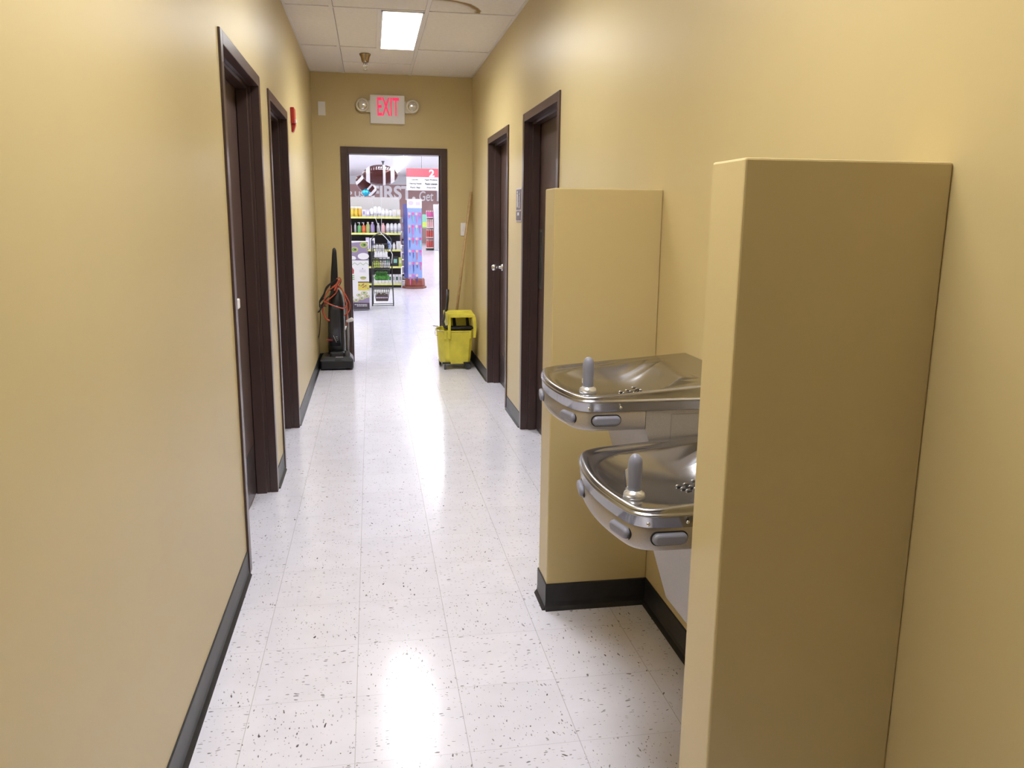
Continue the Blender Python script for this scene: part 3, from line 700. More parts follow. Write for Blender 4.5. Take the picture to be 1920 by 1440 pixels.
# ================================================================== THE STORE BEYOND
SY, SX0, SX1, SH = 46.0, -9.0, 12.0, 3.66
SWHITE = mat('store_white', (.72, .71, .72), .6)
b = MB(); b.box((SX0, YF+.14, -.05), (SX1, SY, 0)); struct(b.build('floor_store', FLOOR))
b = MB(); b.box((SX0, YF+.14, SH), (SX1, SY, SH+.1)); struct(b.build('ceiling_store', SWHITE))
b = MB(); b.box((SX0-.1, YF+.14, 0), (SX0, SY, SH)); struct(b.build('wall_store_left', SWHITE))
b = MB(); b.box((SX1, YF+.14, 0), (SX1+.1, SY, SH)); struct(b.build('wall_store_right', SWHITE))
b = MB()
b.box((SX0, YF+.02, 0), (XL-.22, YF+.14, SH)); b.box((XR+.22, YF+.02, 0), (SX1, YF+.14, SH)); b.box((XL-.22, YF+.02, H+.1), (XR+.22, YF+.14, SH))
struct(b.build('wall_store_front', SWHITE))
BROWN = mat('store_brown', (.42, .26, .245), .6)
b = MB(); b.box((SX0, SY, 0), (SX1, SY+.1, 3.20)); b.mi = 1; b.box((SX0, SY, 3.20), (SX1, SY+.1, SH)); wb = struct(b.build('wall_store_back', [BROWN, SWHITE]))
LW = mat('wall_letters', (.85, .83, .84), .5)
text_mesh('wall_lettering', 'P US', -1.19, -.30, 2.50, 2.82, SY-.02, LW, wb, bold=.03, depth=.03)
text_mesh('wall_lettering', 'FIRST.', .10, 2.50, 2.38, 3.15, SY-.02, LW, wb, bold=.035, depth=.03)
text_mesh('wall_lettering', 'Get', 2.72, 3.50, 2.34, 2.88, SY-.02, LW, wb, bold=.012, depth=.03, shear=.1)
text_mesh('wall_lettering', 'TO', 3.45, 4.9, 2.33, 3.15, SY-.02, LW, wb, bold=.03, depth=.03)
STRIP = mat('store_lamp', (.9, .9, .9), .4, emit=(.97, .98, 1), es=STORE_L)
def strip(x, y0, y1, label, group=None):
    t = thing('strip_light', (x, (y0+y1)/2, SH-.12), label, 'ceiling light', group)
    MB().box((x-.074, y0, SH-.045), (x+.074, y1, SH-.0005)).build('housing', SWHITE, t)
    MB().box((x-.072, y0+.02, SH-.060), (x+.072, y1-.02, SH-.045)).build('tube_lens', STRIP, t)
strip(1.30, 9.5, 42, 'long white strip light on the store ceiling above the football balloons')
for x in (-6.2, -2.45, 5.05, 8.8): strip(x, 9.5, 42, 'unseen strip light added in a side row to light the store', 'unseen strip lights added to light the store')  # side rows out of view, added to light the store
# store ceiling sprinkler seen above the balloon
for (u, v, Yd) in ((718, 302, 30.0),):
    p = at(u, v, Z=SH); t = thing('sprinkler_head', p, 'tiny grey sprinkler on the bright store ceiling above the football balloon', 'sprinkler')
    b = MB(); b.lathe([(.07, -.001), (.06, -.03), (.035, -.06), (.03, -.14), (.05, -.15), (.005, -.17)], p, 14); b.build('body', DGREY, t)

# aisle sign
t = thing('aisle_sign', (1.86, 25, 2.22), 'red and white hanging aisle sign numbered 2 in the store', 'sign')
MB().box((1.10, 25, 2.23), (2.62, 25.03, 2.62)).build('lower_board', SWHITE, t)
up = MB().box((1.10, 25, 2.62), (2.62, 25.03, 2.87)).build('header', mat('sign_red', (.62, .10, .13), .35), t)
text_mesh('number', '2', 1.78, 1.94, 2.63, 2.845, 24.995, LW, up, bold=.03, depth=.006)
TXT = mat('sign_text', (.03, .03, .035), .6)
lb = [o for o in t.children if o.name.startswith('lower_board')][0]
for i, (a, c) in enumerate((('Laundry', 'Paper Products'), ('Cleaning Needs', 'Plastic Utensils'), ('Plastic Bags', 'Wrap & Foil'))):
    zt_ = 2.555-.115*i; la = (.20, .38, .30)[i]; lc = (.38, .37, .28)[i]
    text_mesh('lettering', a, 1.36-la/2, 1.36+la/2, zt_-.045, zt_+.012, 24.996, TXT, lb, bold=.02, depth=.004)
    text_mesh('lettering', c, 1.84-lc/2, 1.84+lc/2, zt_-.045, zt_+.012, 24.996, TXT, lb, bold=.02, depth=.004)
for x in (1.56, 2.5): MB().cyl((x, 25.015, 2.87), (x, 25.015, SH), .004, n=6).build('hanger_wire', DGREY, t)

# ---- endcap shelf unit
GYF = 16.62; GYB = 17.05; GX1 = .600; GX0 = -1.05
SHELFZ = [1.42, 1.10, .77, .43, .085]
t = thing('shelf_unit', ((GX0+GX1)/2, GYB, 0), 'store shelf unit with yellow-edged shelves of bottles behind the wire rack', 'shelf unit')
PALE = mat('shelf_pale', (.62, .60, .58), .6); DARKB = mat('shelf_dark', (.05, .04, .038), .7)
MB().box((GX0, GYB, 1.43), (GX1, GYB+.05, 1.82)).build('upper_back_panel', PALE, t)
MB().box((GX0, GYB, .0), (GX1, GYB+.05, 1.43)).build('lower_back_panel', DARKB, t)  # shade behind the shelved goods, put in as a dark brown colour
MB().box((GX0, GYF+.04, 0), (GX1-.01, GYB, .07)).build('plinth', DARKB, t)
STRIPY = mat('price_strip', (.72, .72, .22), .4, noise=.12, nscale=25)
for z in SHELFZ:
    sh = MB().box((GX0, GYF+.01, z-.025), (GX1, GYB, z)).build('shelf', DARKB, t)
    MB().box((GX0, GYF, z-.032), (GX1, GYF+.012, z+.006)).build('price_strip', STRIPY, sh)
MB().box((GX1-.012, GYB+.05, 0), (GX1+.012, 21.5, 1.55)).build('side_panel', mat('side_grey', (.4, .38, .38), .6), t)
for z in (1.42, 1.10, .77, .43, .1): MB().box((GX1+.012, GYB+.1, z-.02), (GX1+.12, 21.5, z)).build('side_shelf', PALE, t)

# bottle kinds (each made once, then copied)
KIND = {}
def kind(name, color, build):
    k = (name, color)
    return k
CM = {}
def cmat(nm, c, r_=.35): 
    if nm not in CM: CM[nm] = mat('pack_'+nm, c, r_)
    return CM[nm]
COL = dict(yellow=(.75, .52, .04), amber=(.72, .40, .05), orange=(.70, .15, .05), green=(.14, .42, .14), olive=(.42, .46, .16), purple=(.36, .28, .50), pink=(.75, .45, .45), white=(.80, .79, .80), grey=(.42, .40, .42), black=(.03, .03, .03), teal=(.25, .55, .42), blue=(.25, .38, .70), lavender=(.62, .55, .75), red=(.55, .08, .07), cream=(.76, .72, .58), lime=(.55, .65, .12), darkbrown=(.09, .06, .05), magenta=(.65, .10, .35), darkgreen=(.03, .12, .07), navy=(.05, .06, .28))
def proto(shape, color, w, h, cap='white'):
    key = (shape, color, round(w, 3), round(h, 3), cap)
    if key in KIND: return KIND[key], False
    m_ = cmat(color, COL[color]); cm = cmat(cap, COL[cap])
    b = MB(); r_ = w/2
    if shape == 'bottle':
        b.lathe([(r_*.92, 0), (r_, .01), (r_, h*.62), (r_*.85, h*.74), (r_*.45, h*.83), (r_*.42, h*.86)], (0, 0, 0), 14)
        o = b.build('bottle', m_, None, (0, 0, 0)); c = MB(); c.lathe([(r_*.5, h*.86), (r_*.5, h*.97), (r_*.42, h)], (0, 0, 0), 12); c.build('cap', cm, o)
    elif shape == 'pump':
        b.lathe([(r_*.95, 0), (r_, .01), (r_, h*.66), (r_*.5, h*.72), (r_*.4, h*.76)], (0, 0, 0), 14)
        o = b.build('pump_bottle', m_, None, (0, 0, 0)); c = MB(); c.cyl((0, 0, h*.76), (0, 0, h*.93), r_*.22, n=8); c.box((-r_*.9, -.006, h*.93), (r_*.3, .006, h)); c.build('pump', cm, o)
    elif shape == 'round':
        b.lathe([(r_*.92, 0), (r_, .01), (r_, h*.70), (r_*.9, h*.85), (r_*.55, h*.97), (.002, h)], (0, 0, 0), 16)
        o = b.build('bottle', m_, None, (0, 0, 0)); c = MB(); c.lathe([(r_*1.01, h*.18), (r_*1.01, h*.55)], (0, 0, 0), 16); c.build('label', cmat('pale_label', (.66, .64, .68)), o)
    elif shape == 'jar':
        b.lathe([(r_*.95, 0), (r_, .01), (r_, h*.78), (r_*.9, h*.8)], (0, 0, 0), 16)
        o = b.build('jar', m_, None, (0, 0, 0)); c = MB(); c.lathe([(r_*.98, h*.8), (r_*.98, h), (r_*.9, h)], (0, 0, 0), 16); c.build('lid', cm, o)
    elif shape == 'tube':
        b.prism([(-r_*.5, 0, 0), (r_*.5, 0, 0), (r_, 0, h*.95), (-r_, 0, h*.95)], (0, .03, 0)); b.box((-r_*1, 0.002, h*.95), (r_, .028, h))
        o = b.build('tube', m_, None, (0, 0, 0)); c = MB(); c.box((-r_*.5, .0, -.0), (r_*.5, .03, h*.1)); c.build('cap', cm, o)
    else:
        b.box((-r_, -.03, 0), (r_, .03, h)); o = b.build('carton', m_, None, (0, 0, 0), bevel=.003)
        c = MB(); c.box((-r_*.6, -.0315, h*.35), (r_*.6, -.030, h*.75)); c.build('printed_label', cm, o)
    KIND[key] = o; return o, True
CATN = dict(bottle='bottle', pump='bottle', round='bottle', jar='jar', tube='bottle', box='box')
ORD = ['first', 'second', 'third', 'fourth', 'fifth', 'sixth', 'seventh', 'eighth', 'ninth', 'tenth', 'eleventh', 'twelfth', 'thirteenth', 'fourteenth', 'fifteenth', 'sixteenth', 'seventeenth', 'eighteenth']
def put(shape, color, w, h, loc, label, group, cap='white'):
    o, new = proto(shape, color, w, h, cap)
    if new: o.location = loc; tag(o, label, CATN[shape], group); return o
    return copy_tree(o, loc, label, group)
def row(items, z, y, shelfname, group):
    n = len(items)
    for i, (u, shape, color, w, h, cap, desc) in enumerate(items):
        x = at(u, 450, Y=y).x
        put(shape, color, w, h, (x, y, z+.0005), '%s, %s from left on the %s' % (desc, ORD[i], shelfname), group, cap)
yi = GYF+.10
row([(661.5, 'jar', 'yellow', .075, .20, 'cream', 'yellow jar with pale lid'), (669, 'jar', 'yellow', .075, .20, 'cream', 'yellow jar with pale lid'), (676, 'jar', 'amber', .075, .20, 'cream', 'amber jar with pale lid'),
     (683.5, 'box', 'white', .07, .145, 'purple', 'white carton with a purple print'), (691, 'box', 'lavender', .07, .14, 'white', 'lavender white carton'),
     (698, 'round', 'white', .08, .17, 'white', 'white rounded bottle'), (705, 'round', 'white', .08, .21, 'white', 'tall white rounded bottle'), (712, 'round', 'white', .08, .21, 'white', 'tall white rounded bottle'),
     (719, 'bottle', 'white', .07, .17, 'white', 'white bottle'), (726, 'bottle', 'white', .07, .16, 'white', 'white bottle'), (733, 'bottle', 'white', .07, .16, 'grey', 'white bottle with grey cap'), (740, 'box', 'white', .07, .15, 'cream', 'white carton'), (748, 'box', 'cream', .075, .15, 'white', 'cream carton')],
    SHELFZ[0], yi, 'top store shelf', 'goods on the top store shelf')
row([(658, 'bottle', 'pink', .05, .21, 'white', 'slim pink bottle'), (667, 'bottle', 'grey', .05, .20, 'grey', 'slim dark grey bottle'), (674.5, 'pump', 'green', .08, .21, 'white', 'green pump bottle'), (682.5, 'pump', 'orange', .08, .21, 'white', 'orange-red pump bottle'),
     (690.5, 'bottle', 'olive', .085, .22, 'cream', 'olive green bottle'), (699, 'bottle', 'purple', .085, .22, 'lavender', 'purple bottle'), (710, 'bottle', 'grey', .07, .20, 'white', 'pale grey bottle'), (719, 'bottle', 'pink', .085, .20, 'pink', 'rounded pink bottle'),
     (727.5, 'round', 'white', .075, .20, 'white', 'white round-shouldered bottle'), (735, 'round', 'white', .075, .20, 'white', 'white round-shouldered bottle'), (742, 'round', 'white', .075, .20, 'white', 'white round-shouldered bottle'), (749, 'round', 'white', .075, .20, 'white', 'white round-shouldered bottle')],
    SHELFZ[1], yi, 'second store shelf', 'goods on the second store shelf')
row([(657, 'jar', 'cream', .06, .12, 'cream', 'small cream jar'), (664, 'jar', 'lime', .06, .11, 'lime', 'small lime jar'), (671, 'jar', 'white', .05, .10, 'white', 'small white jar'), (689, 'box', 'lavender', .07, .24, 'white', 'tall lavender box'), (698, 'box', 'white', .10, .23, 'navy', 'large white box with dark print'),
     (730, 'tube', 'blue', .08, .17, 'navy', 'pale blue tube'), (738.5, 'bottle', 'white', .06, .14, 'white', 'slim white cone bottle'), (747, 'box', 'white', .09, .17, 'cream', 'white carton')],
    SHELFZ[2], yi, 'third store shelf', 'goods on the third store shelf')
row([(699, 'jar', 'lime', .06, .20, 'black', 'lime jar with dark lid'), (706, 'jar', 'lime', .06, .20, 'black', 'lime jar with dark lid'), (713, 'jar', 'cream', .06, .19, 'white', 'cream jar'), (720, 'jar', 'white', .065, .19, 'white', 'white jar'), (727, 'jar', 'teal', .065, .19, 'white', 'pale teal jar'),
     (740.5, 'box', 'black', .11, .20, 'teal', 'black carton with teal label'), (750, 'box', 'lime', .07, .18, 'cream', 'yellow-green carton')],
    SHELFZ[3], yi, 'fourth store shelf', 'goods on the fourth store shelf')
row([(698, 'box', 'white', .065, .17, 'grey', 'white carton')]+[(704+6.5*i, 'box', 'white', .065, .18, ('darkgreen', 'grey')[i % 2], 'white carton with dark print') for i in range(8)],
    SHELFZ[4], yi, 'bottom store shelf', 'goods on the bottom store shelf')

# ---- hanging strips at the corner of the shelf unit
for i in range(9):
    z = 1.42-.145*i; x = GX1+.07; y = GYF+.25
    b = MB(); b.box((-.045, 0, -.12), (.045, .02, 0)); b.mi = 1; b.box((-.03, -.002, -.10), (.03, 0, -.04))
    o = b.build('hanging_pack', [cmat(('grey', 'pink', 'white', 'black', 'cream')[i % 5], COL[('grey', 'pink', 'white', 'black', 'cream')[i % 5]]), cmat('white', COL['white'])], None, (0, 0, 0))
    o.location = (x, y, z); tag(o, '%s hanging pack, %s from the top at the shelf unit corner' % (('grey', 'pink', 'white', 'black', 'cream')[i % 5], ORD[i]), 'pack', 'packs on the corner clip strip')
MB().box((GX1+.066, GYF+.272, .1), (GX1+.074, GYF+.278, 1.55)).build('clip_strip', PALE, bpy.data.objects['shelf_unit'])

# ---- blue hook tower
t = thing('display_tower', (.86, 16.55, 0), 'blue hook display tower on a reddish brown base beside the shelf unit', 'display stand')
BLUE = mat('tower_blue', (.30, .42, .78), .45); NAVY = mat('tower_navy', (.08, .09, .34), .5); REDB = mat('tower_base', (.24, .055, .035), .5)
b = MB(); b.box((.728, 16.40, .20), (1.010, 16.42, 1.68)); b.build('front_panel', BLUE, t)
b = MB(); b.prism([(.728, 16.40, .20), (.728, 16.42, .20), (.66, 16.70, .20), (.655, 16.69, .20)], (0, 0, 1.48)); b.build('side_panel', NAVY, t)
b = MB(); b.box((.735, 16.42, .20), (1.005, 16.68, 1.66)); b.build('core', NAVY, t)
b = MB(); b.box((.722, 16.39, 1.60), (1.016, 16.425, 1.78)); b.mi = 1; b.disc((.80, 16.388, 1.70), .05, .04); b.box((.90, 16.386, 1.66), (.98, 16.389, 1.72)); b.build('header_card', [SWHITE, cmat('lavender', COL['lavender'])], t)
b = MB(); b.lathe([(.20, .045), (.205, .06), (.20, .17), (.185, .20)], (.868, 16.55, 0), 8, smooth=False); b.build('base_block', REDB, t)
b = MB(); b.lathe([(.245, 0), (.25, .02), (.24, .045)], (.855, 16.55, 0), 8, smooth=False); b.build('base_plate', mat('tower_foot', (.18, .055, .035), .5), t)
TC = ['magenta', 'navy', 'magenta', 'red', 'purple', 'teal', 'navy', 'magenta']
for r_ in range(6):
    z = 1.50-.245*r_
    n = 4 if r_ < 5 else 3
    for k in range(n):
        x = .765+.07*k
        MB().cyl((x, 16.40, z+.012), (x, 16.33, z+.016), .003, n=6).build('hook', CHROME, t); c_ = TC[(r_*3+k*5) % 8]
        b = MB(); L_ = .13+.05*((r_+k) % 3)
        b.mi = 0; b.box((-.022, 0, -.05), (.022, .006, .0))
        b.mi = 1; b.prism([(-.008, -.002, -.05), (.008, -.002, -.05), (.012, -.002, -L_*.7), (.004, -.002, -L_), (-.004, -.002, -L_*.8)], (0, .008, 0))
        o = b.build('hanging_tool', [cmat(('pink', 'magenta')[k % 2], COL[('pink', 'magenta')[k % 2]]), cmat(c_, COL[c_])], None, (0, 0, 0)); o.location = (x, 16.352, z+.014)
        tag(o, '%s carded tool, %s in row %s down the blue tower' % (c_, ORD[k], ORD[r_].replace('first', 'one').replace('second', 'two').replace('third', 'three').replace('fourth', 'four').replace('fifth', 'five').replace('sixth', 'six')), 'tool', 'carded tools on the blue tower')
# pouch hanging at the tower's right edge
b = MB(); b.box((1.02, 16.36, 1.21), (1.11, 16.40, 1.48)); b.mi = 1; b.box((1.025, 16.356, 1.23), (1.105, 16.36, 1.33)); o = b.build('hanging_pouch', [cmat('teal', COL['teal']), cmat('lime', COL['lime'])], None, (1.06, 16.38, 1.48), bevel=.006)
tag(o, 'pale teal and lime pouch hanging at the right edge of the blue tower', 'pouch')

# ---- banner stand
t = thing('banner_stand', (-.38, 12.55, 0), 'printed food display stand by the left jamb of the store doorway', 'display stand')
BW = mat('print_white', (.80, .79, .78), .5); BD = mat('print_dark', (.06, .045, .06), .5); BC = mat('print_crust', (.55, .47, .20), .5); BG = mat('print_green', (.20, .38, .08), .5); BR = mat('print_red', (.42, .06, .05), .5); BYW = mat('print_yellow', (.70, .58, .10), .5); BPP = mat('print_mauve', (.30, .24, .36), .5)
b = MB(); xr = -.043; xl = -.74; Y = 12.50
b.box((xl, Y, .015), (xr, Y+.30, .775)); b.box((xl, Y+.01, .775), (xr-.01, Y+.30, 1.05))
def pr(x0, z0, x1, z1, mi, o_=.001): b.mi = mi; b.box((x0, Y-o_, z0), (x1, Y+.001, z1))
def ds(x, z, rx, rz, mi, o_=.002): b.mi = mi; b.disc((x, Y-o_, z), rx, rz)
pr(xl, .775, xr-.005, 1.045, 6, .001)
for x, z, r_ in ((-.25, .93, .055), (-.11, 1.00, .06), (-.055, .93, .02), (-.45, .95, .06), (-.6, .9, .06)):
    ds(x, z, r_, r_*.75, 3, .003); ds(x, z, r_*.7, r_*.5, 4, .004); ds(x+.01, z, r_*.25, r_*.2, 2, .005)
ds(-.12, .83, .085, .05, 0, .003); ds(-.29, .80, .06, .035, 0, .003)
b.mi = 0; b.add([(xl, Y-.004, 1.045), (xl, Y-.004, .99), (-.12, Y-.004, 1.045)], [(0, 1, 2)])
pr(xl, .770, xr, .778, 2, .004)
for k in range(8):   # green zig-zag
    x = xl+.02+k*.085; b.mi = 4
    b.add([(x, Y-.002, .70), (x+.042, Y-.002, .735), (x+.042, Y-.002, .728), (x, Y-.002, .693)], [(0, 1, 2, 3)]); b.add([(x+.042, Y-.002, .735), (x+.085, Y-.002, .70), (x+.085, Y-.002, .693), (x+.042, Y-.002, .728)], [(0, 1, 2, 3)])
b.mi = 5; b.add([(-.40, Y-.002, .56), (-.40, Y-.002, .69), (-.30, Y-.002, .68), (-.265, Y-.002, .62), (-.27, Y-.002, .565)], [(0, 1, 2, 3, 4)])
for z_ in (.62, .605, .59): pr(-.185, z_, -.09, z_+.003, 6, .002)
pr(-.14, .635, -.13, .65, 2, .002)
ds(-.13, .50, .045, .025, 3, .003); pr(-.175, .505, -.085, .515, 4, .004)
pr(-.21, .31, xr, .43, 7, .002); pr(-.21, .43, xr, .445, 2, .003)
for i in range(18): ds(-.20+random.random()*.14, .33+random.random()*.09, .010, .008, (3, 4, 5)[i % 3], .004)
pr(xl, .02, xr, .135, 2, .002); b.mi = 6; b.add([(xl, Y-.0025, .13), (xr, Y-.0025, .12), (xr, Y-.0025, .20), (-.25, Y-.0025, .16)], [(0, 1, 2, 3)])
for x, z, r_ in ((-.12, .27, .05), (-.20, .24, .04), (-.08, .22, .045), (-.16, .19, .045), (-.245, .16, .045), (-.33, .2, .05), (-.45, .22, .05), (-.56, .2, .05)):
    ds(x, z, r_, r_*.6, 3, .005); ds(x, z+.004, r_*.72, r_*.38, 0, .006); ds(x, z+.004, r_*.5, r_*.25, 4, .007)
bp_ = b.build('printed_board', [BW, BW, BD, BC, BG, BR, BPP, BYW], t)
text_mesh('lettering', 'E', -.305, -.262, .475, .545, Y-.003, BG, bp_, bold=.03, depth=.002)
for z_, x0_ in ((.088, -.27), (.068, -.235)):
    q = MB(); x = x0_
    while x < -.09:
        w_ = random.uniform(.012, .03); q.box((x, Y-.004, z_), (x+w_, Y-.002, z_+.010)); x += w_+.006
    q.build('small_print', BW, bp_)

# ---- wire basket rack
RY = 12.95
t = thing('wire_rack', (.167, RY, 0), 'black wire rack with four hanging baskets in front of the shelf unit', 'rack')
WIRE = mat('rack_wire', (.02, .02, .022), .4)
b = MB(); xl, xr = -.005, .300
b.tube([(xl+.005, RY, .02), (xl+.010, RY, .55), (xl+.012, RY, 1.06), (.04, RY, 1.12), (.10, RY, 1.155), (.16, RY, 1.165), (.22, RY, 1.155), (.285, RY, 1.12), (.318, RY, 1.06), (.322, RY, .55), (.335, RY, .02)], .009, 8)
b.tube([(xl+.02, RY+.25, .02), (xl+.03, RY+.10, .55), (xl+.035, RY+.01, 1.06)], .007, 8); b.tube([(.345, RY+.25, .02), (.325, RY+.10, .55), (.318, RY+.01, 1.06)], .007, 8)
b.tube([(xl, RY, .028), (.335, RY, .028)], .006, 6); b.tube([(xl+.01, RY+.25, .03), (.345, RY+.25, .03)], .006, 6); b.tube([(xl+.005, RY, .03), (xl+.02, RY+.25, .03)], .006, 6); b.tube([(.335, RY, .03), (.345, RY+.25, .03)], .006, 6)
b.tube([(xl+.01, RY, .74), (.322, RY, .74)], .006, 6)
b.build('frame', WIRE, t)
def basket(x0, x1, zt_, zb_, par):
    b = MB(); y0, y1 = RY-.11, RY+.06; ins = .03
    def P(fx, fy, q):  # q 0 top..1 bottom
        return Vector((x0+(x1-x0)*fx + (ins*q)*(1-2*fx), y0+(y1-y0)*fy+(ins*q)*(1-2*fy), zt_+(zb_-zt_)*q))
    for q in (0, .33, .66, 1): b.tube([P(0, 0, q), P(1, 0, q), P(1, 1, q), P(0, 1, q), P(0, 0, q)], .0055 if q == 0 else .0032, 5)
    for k in range(9):
        f = k/8; b.tube([P(f, 0, 0), P(f, 0, 1), P(f, 1, 1), P(f, 1, 0)], .0030, 5)
    for k in range(1, 5):
        f = k/5; b.tube([P(0, f, 0), P(0, f, 1), P(1, f, 1), P(1, f, 0)], .0030, 5)
    for sx in (0, 1):
        b.tube([P(sx, .62, 0), Vector((xl+.01 if sx == 0 else .322, RY, zt_))], .004, 5)
    return b.build('basket', WIRE, par)
BK = [(.025, .275, 1.00, .79), (.012, .31, .76, .63), (.03, .285, .60, .44), (.03, .275, .30, .11)]
for a in BK: basket(*a, t)
def fill(bk, items, make, name, cat, group, desc):
    x0, x1, zt_, zb_ = BK[bk]; k = 0
    for (fx, fy, dz, s_) in items:
        p = (x0+.045+(x1-x0-.09)*fx, RY-.075+.10*fy, zb_+.004+dz)
        o = make(s_); o.name = name; o.location = p
        tag(o, desc % ORD[k], cat, group); k += 1
def mk_white(s_):
    b = MB(); b.lathe([(.022, 0), (.025, .01), (.025, .07), (.020, .085), (.010, .095), (.009, .105)], (0, 0, 0), 12); return b.build('jar', cmat('white', COL['white']), None, (0, 0, 0))
fill(0, [(i/4, 0, 0, 1) for i in range(5)]+[(.1+i/4.6, 1, .0, 1) for i in range(4)]+[(.12+i/3.6, .5, .104, 1) for i in range(3)], mk_white, 'white_bottle', 'bottle', 'white bottles in the top rack basket', 'small white bottle, %s in the top wire basket')
def mk_loaf(s_):
    b = MB(); b.box((-.022, -.03, 0), (.022, .03, .085)); return b.build('packet', cmat(s_, COL[s_]), None, (0, 0, 0), bevel=.006)
fill(1, [(i/4, .3, 0, ('lime', 'lime', 'cream', 'white', 'white')[i]) for i in range(5)], mk_loaf, 'packet', 'packet', 'packets in the second rack basket', 'small upright packet, %s from left in the second wire basket')
GRN = mat('plush_green', (.06, .26, .03), .7, noise=.5, nscale=60)
def mk_green(s_):
    b = MB(); b.sphere((0, 0, s_), s_, (1, 1, 1), 10)
    for i in range(len(b.v)):
        v = Vector(b.v[i]); b.v[i] = tuple(v+(v-Vector((0, 0, s_)))*random.uniform(-.12, .2))
    return b.build('green_ball', GRN, None, (0, 0, 0))
fill(2, [(i/3, 0, 0, .036) for i in range(4)]+[(.15+i/3, 1, 0, .036) for i in range(3)]+[(.1+i/4, .4, .062, .034) for i in range(4)]+[(.35, .9, .055, .030), (.85, .9, .055, .030)], mk_green, 'green_ball', 'ball', 'crinkled green balls in the third rack basket', 'crinkled green ball, %s of the pile in the third wire basket')
def mk_dark(s_):
    b = MB(); b.box((-.017, -.03, 0), (.017, .03, .10+.02*random.random())); b.mi = 1; b.box((-.010, -.0315, .04), (.010, -.030, .06)); return b.build('pack', [cmat('darkbrown', COL['darkbrown']), cmat('lavender', COL['lavender'])], None, (0, 0, 0), bevel=.003)
fill(3, [(i/5, 0, 0, 1) for i in range(6)]+[(i/4, 1, 0, 1) for i in range(5)], mk_dark, 'dark_pack', 'pack', 'dark packs in the bottom rack basket', 'small dark brown pack, %s in the bottom wire basket')

# ---- football balloons tied to the rack
def football(name, c, L_, R_, rotz, rotx, label):
    b = MB(); n = 28; rr = []
    mlist = [mat('foil_brown', (.085, .020, .018), .18, .35, bump=.5, bscale=14), mat('foil_white', (.82, .80, .82), .25), mat('foil_lace', (.9, .88, .9), .4)]
    M_ = Matrix.Translation(c) @ Matrix.Rotation(rotz, 4, 'Z') @ Matrix.Rotation(rotx, 4, 'Y')
    prev = None
    for i in range(n+1):
        x = -1+2*i/n; r_ = R_*max(0, 1-abs(x)**2.3)**.62+.002
        ring = [M_ @ Vector((x*L_, r_*math.cos(2*PI*j/24), r_*math.sin(2*PI*j/24))) for j in range(24)]
        if prev:
            xm = x-1/n; b.mi = 1 if (.60 < abs(xm) < .76 or .12 < xm < .27) else 0
            b.loft([prev, ring], False, True)
        prev = ring
    o = b.build(name, mlist, None, c); tag(o, label, 'balloon', 'foil football balloons above the wire rack')
    b = MB()
    for k in range(9):
        x = -.5+k*.125; r_ = R_*max(0, 1-abs(x)**2.3)**.62+.004
        for a0, hh in ((-.62, .05),):
            a = PI+PI*.28
            q = [M_ @ Vector((x*L_+dx, r_*math.cos(a_), r_*math.sin(a_))) for dx, a_ in ((0, PI-.62), (.022, PI-.62), (.030, PI-.88), (.008, PI-.88))]
            b.add(q, [(0, 1, 2, 3)])
            q = [M_ @ Vector((x*L_+dx, r_*math.cos(a_), r_*math.sin(a_))) for dx, a_ in ((0, PI-.50), (.05, PI-.50), (.05, PI-.56), (.0, PI-.56))]
            b.add(q, [(0, 1, 2, 3)])
    b.build('printed_lettering', mlist[2], o)
    return o
football('football_balloon', Vector((.165, 12.92, 2.055)), .275, .155, 0, 0, 'large brown and white foil football balloon floating upright above the wire rack')
football('football_balloon', Vector((-.055, 13.25, 1.905)), .20, .115, .2, .75, 'smaller tilted foil football balloon below and left of the large one')
b = MB(); c_ = at(686, 361, Y=12.9); b.sphere(c_, .05, (1, .8, .9), 10)
for i in range(len(b.v)): v = Vector(b.v[i]); b.v[i] = tuple(v+(v-c_)*random.uniform(-.35, .4))
o = b.build('foil_tassel', mat('foil_cyan', (.03, .42, .62), .2, .5), None, c_); tag(o, 'crumpled cyan foil tassel under the tilted football balloon', 'tassel')
b = MB()
b.tube([(.0, 12.96, 1.80), (.03, 12.93, 1.70), (.06, 12.92, 1.45), (.155, 12.92, 1.172)], .004, 6)
b.tube([(.16, 12.93, 1.90), (.175, 12.93, 1.55), (.165, 12.93, 1.172)], .004, 6)
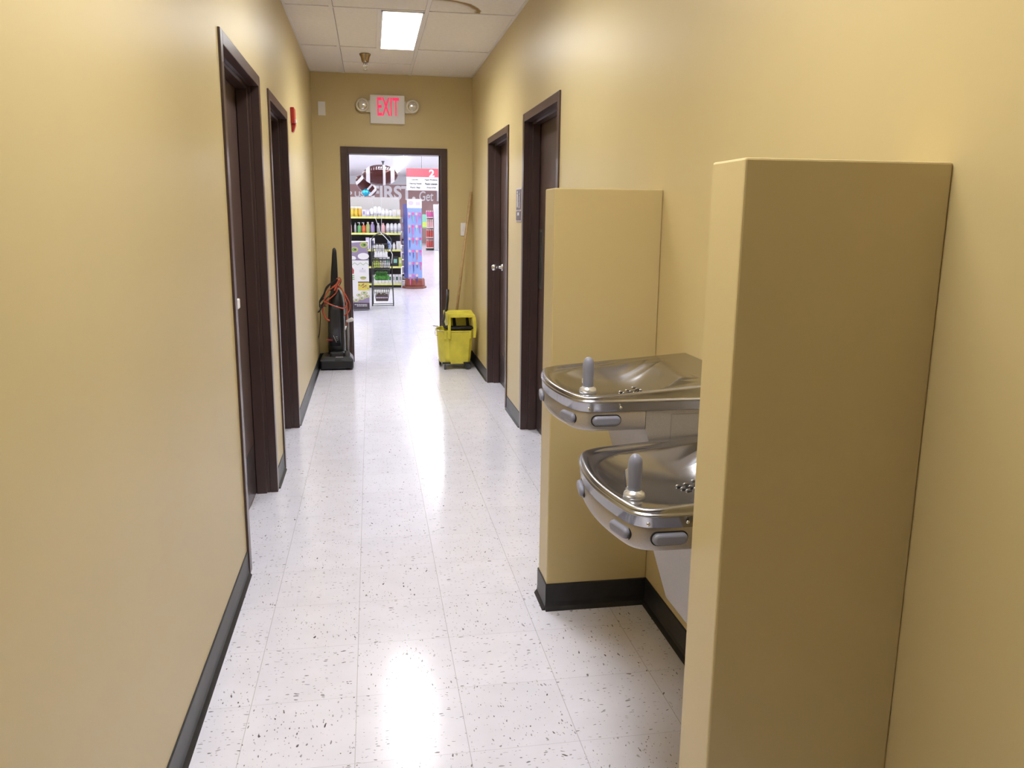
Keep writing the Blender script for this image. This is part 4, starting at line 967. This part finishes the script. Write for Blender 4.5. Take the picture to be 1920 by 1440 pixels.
b.tube([(.15, 12.93, 1.178), (.22, 12.90, 1.11), (.28, 12.89, 1.04), (.315, 12.88, .98), (.30, 12.88, .90), (.33, 12.88, .84), (.31, 12.88, .70)], .006, 6)
o = b.build('balloon_ribbon', SWHITE, None, (.16, 12.93, 1.17)); tag(o, 'white curling ribbon tying the football balloons to the wire rack', 'ribbon')

# ---- far right aisle shelving
t = thing('aisle_shelving', (3.0, 36.2, 0), 'distant white shelving run packed with goods at the right of the doorway view', 'shelf unit')
b = MB(); b.box((2.44, 36.25, .10), (2.74, 36.45, 1.75)); b.build('end_back', BROWN, t)
MB().box((2.42, 36.0, 0), (2.74, 36.4, .10)).build('plinth', DARKB, t)
MB().box((2.76, 35.9, 0), (3.02, 36.4, 2.0)).build('end_panel', SWHITE, t)
for z in (.10, .55, .98, 1.42): MB().box((2.42, 36.0, z), (2.74, 36.25, z+.03)).build('shelf', SWHITE, t)
MB().box((3.06, 31.5, 0), (3.12, 37.5, 1.95)).build('side_back', SWHITE, t)
k = 0
for r_, z in enumerate((.13, .58, 1.01, 1.45)):
    for i in range(4):
        c_ = ('red', 'red', 'pink', 'magenta')[r_]
        put('bottle', c_, .065, .34 if r_ < 3 else .28, (2.465+.078*i, 36.1, z+.0005), '%s bottle, %s from left on the %s shelf of the distant aisle end' % (c_, ORD[i], ('lowest', 'second', 'third', 'highest')[r_]), 'bottles on the distant aisle end', 'white')
for r_, z in enumerate((.25, .75, 1.25, 1.70)):
    for i in range(4):
        y = 32.2+1.1*i
        b = MB(); b.box((-.06, -.3, 0), (.06, .3, .33)); b.mi = 1; b.box((-.062, -.12, .08), (-.06, .12, .22)); c2 = ('darkgreen', 'lavender', 'navy', 'grey')[(i+r_) % 4]
        o = b.build('hanging_bag', [cmat('white', COL['white']), cmat(c2, COL[c2])], None, (0, 0, 0)); o.location = (2.995, y, z)
        tag(o, 'white bag with %s print, %s in the %s row of the right aisle' % (c2, ORD[i], ('bottom', 'lower', 'upper', 'top')[r_]), 'bag', 'white bags along the right aisle')

for o in bpy.data.objects:
    if '_o' in o.keys(): del o['_o']
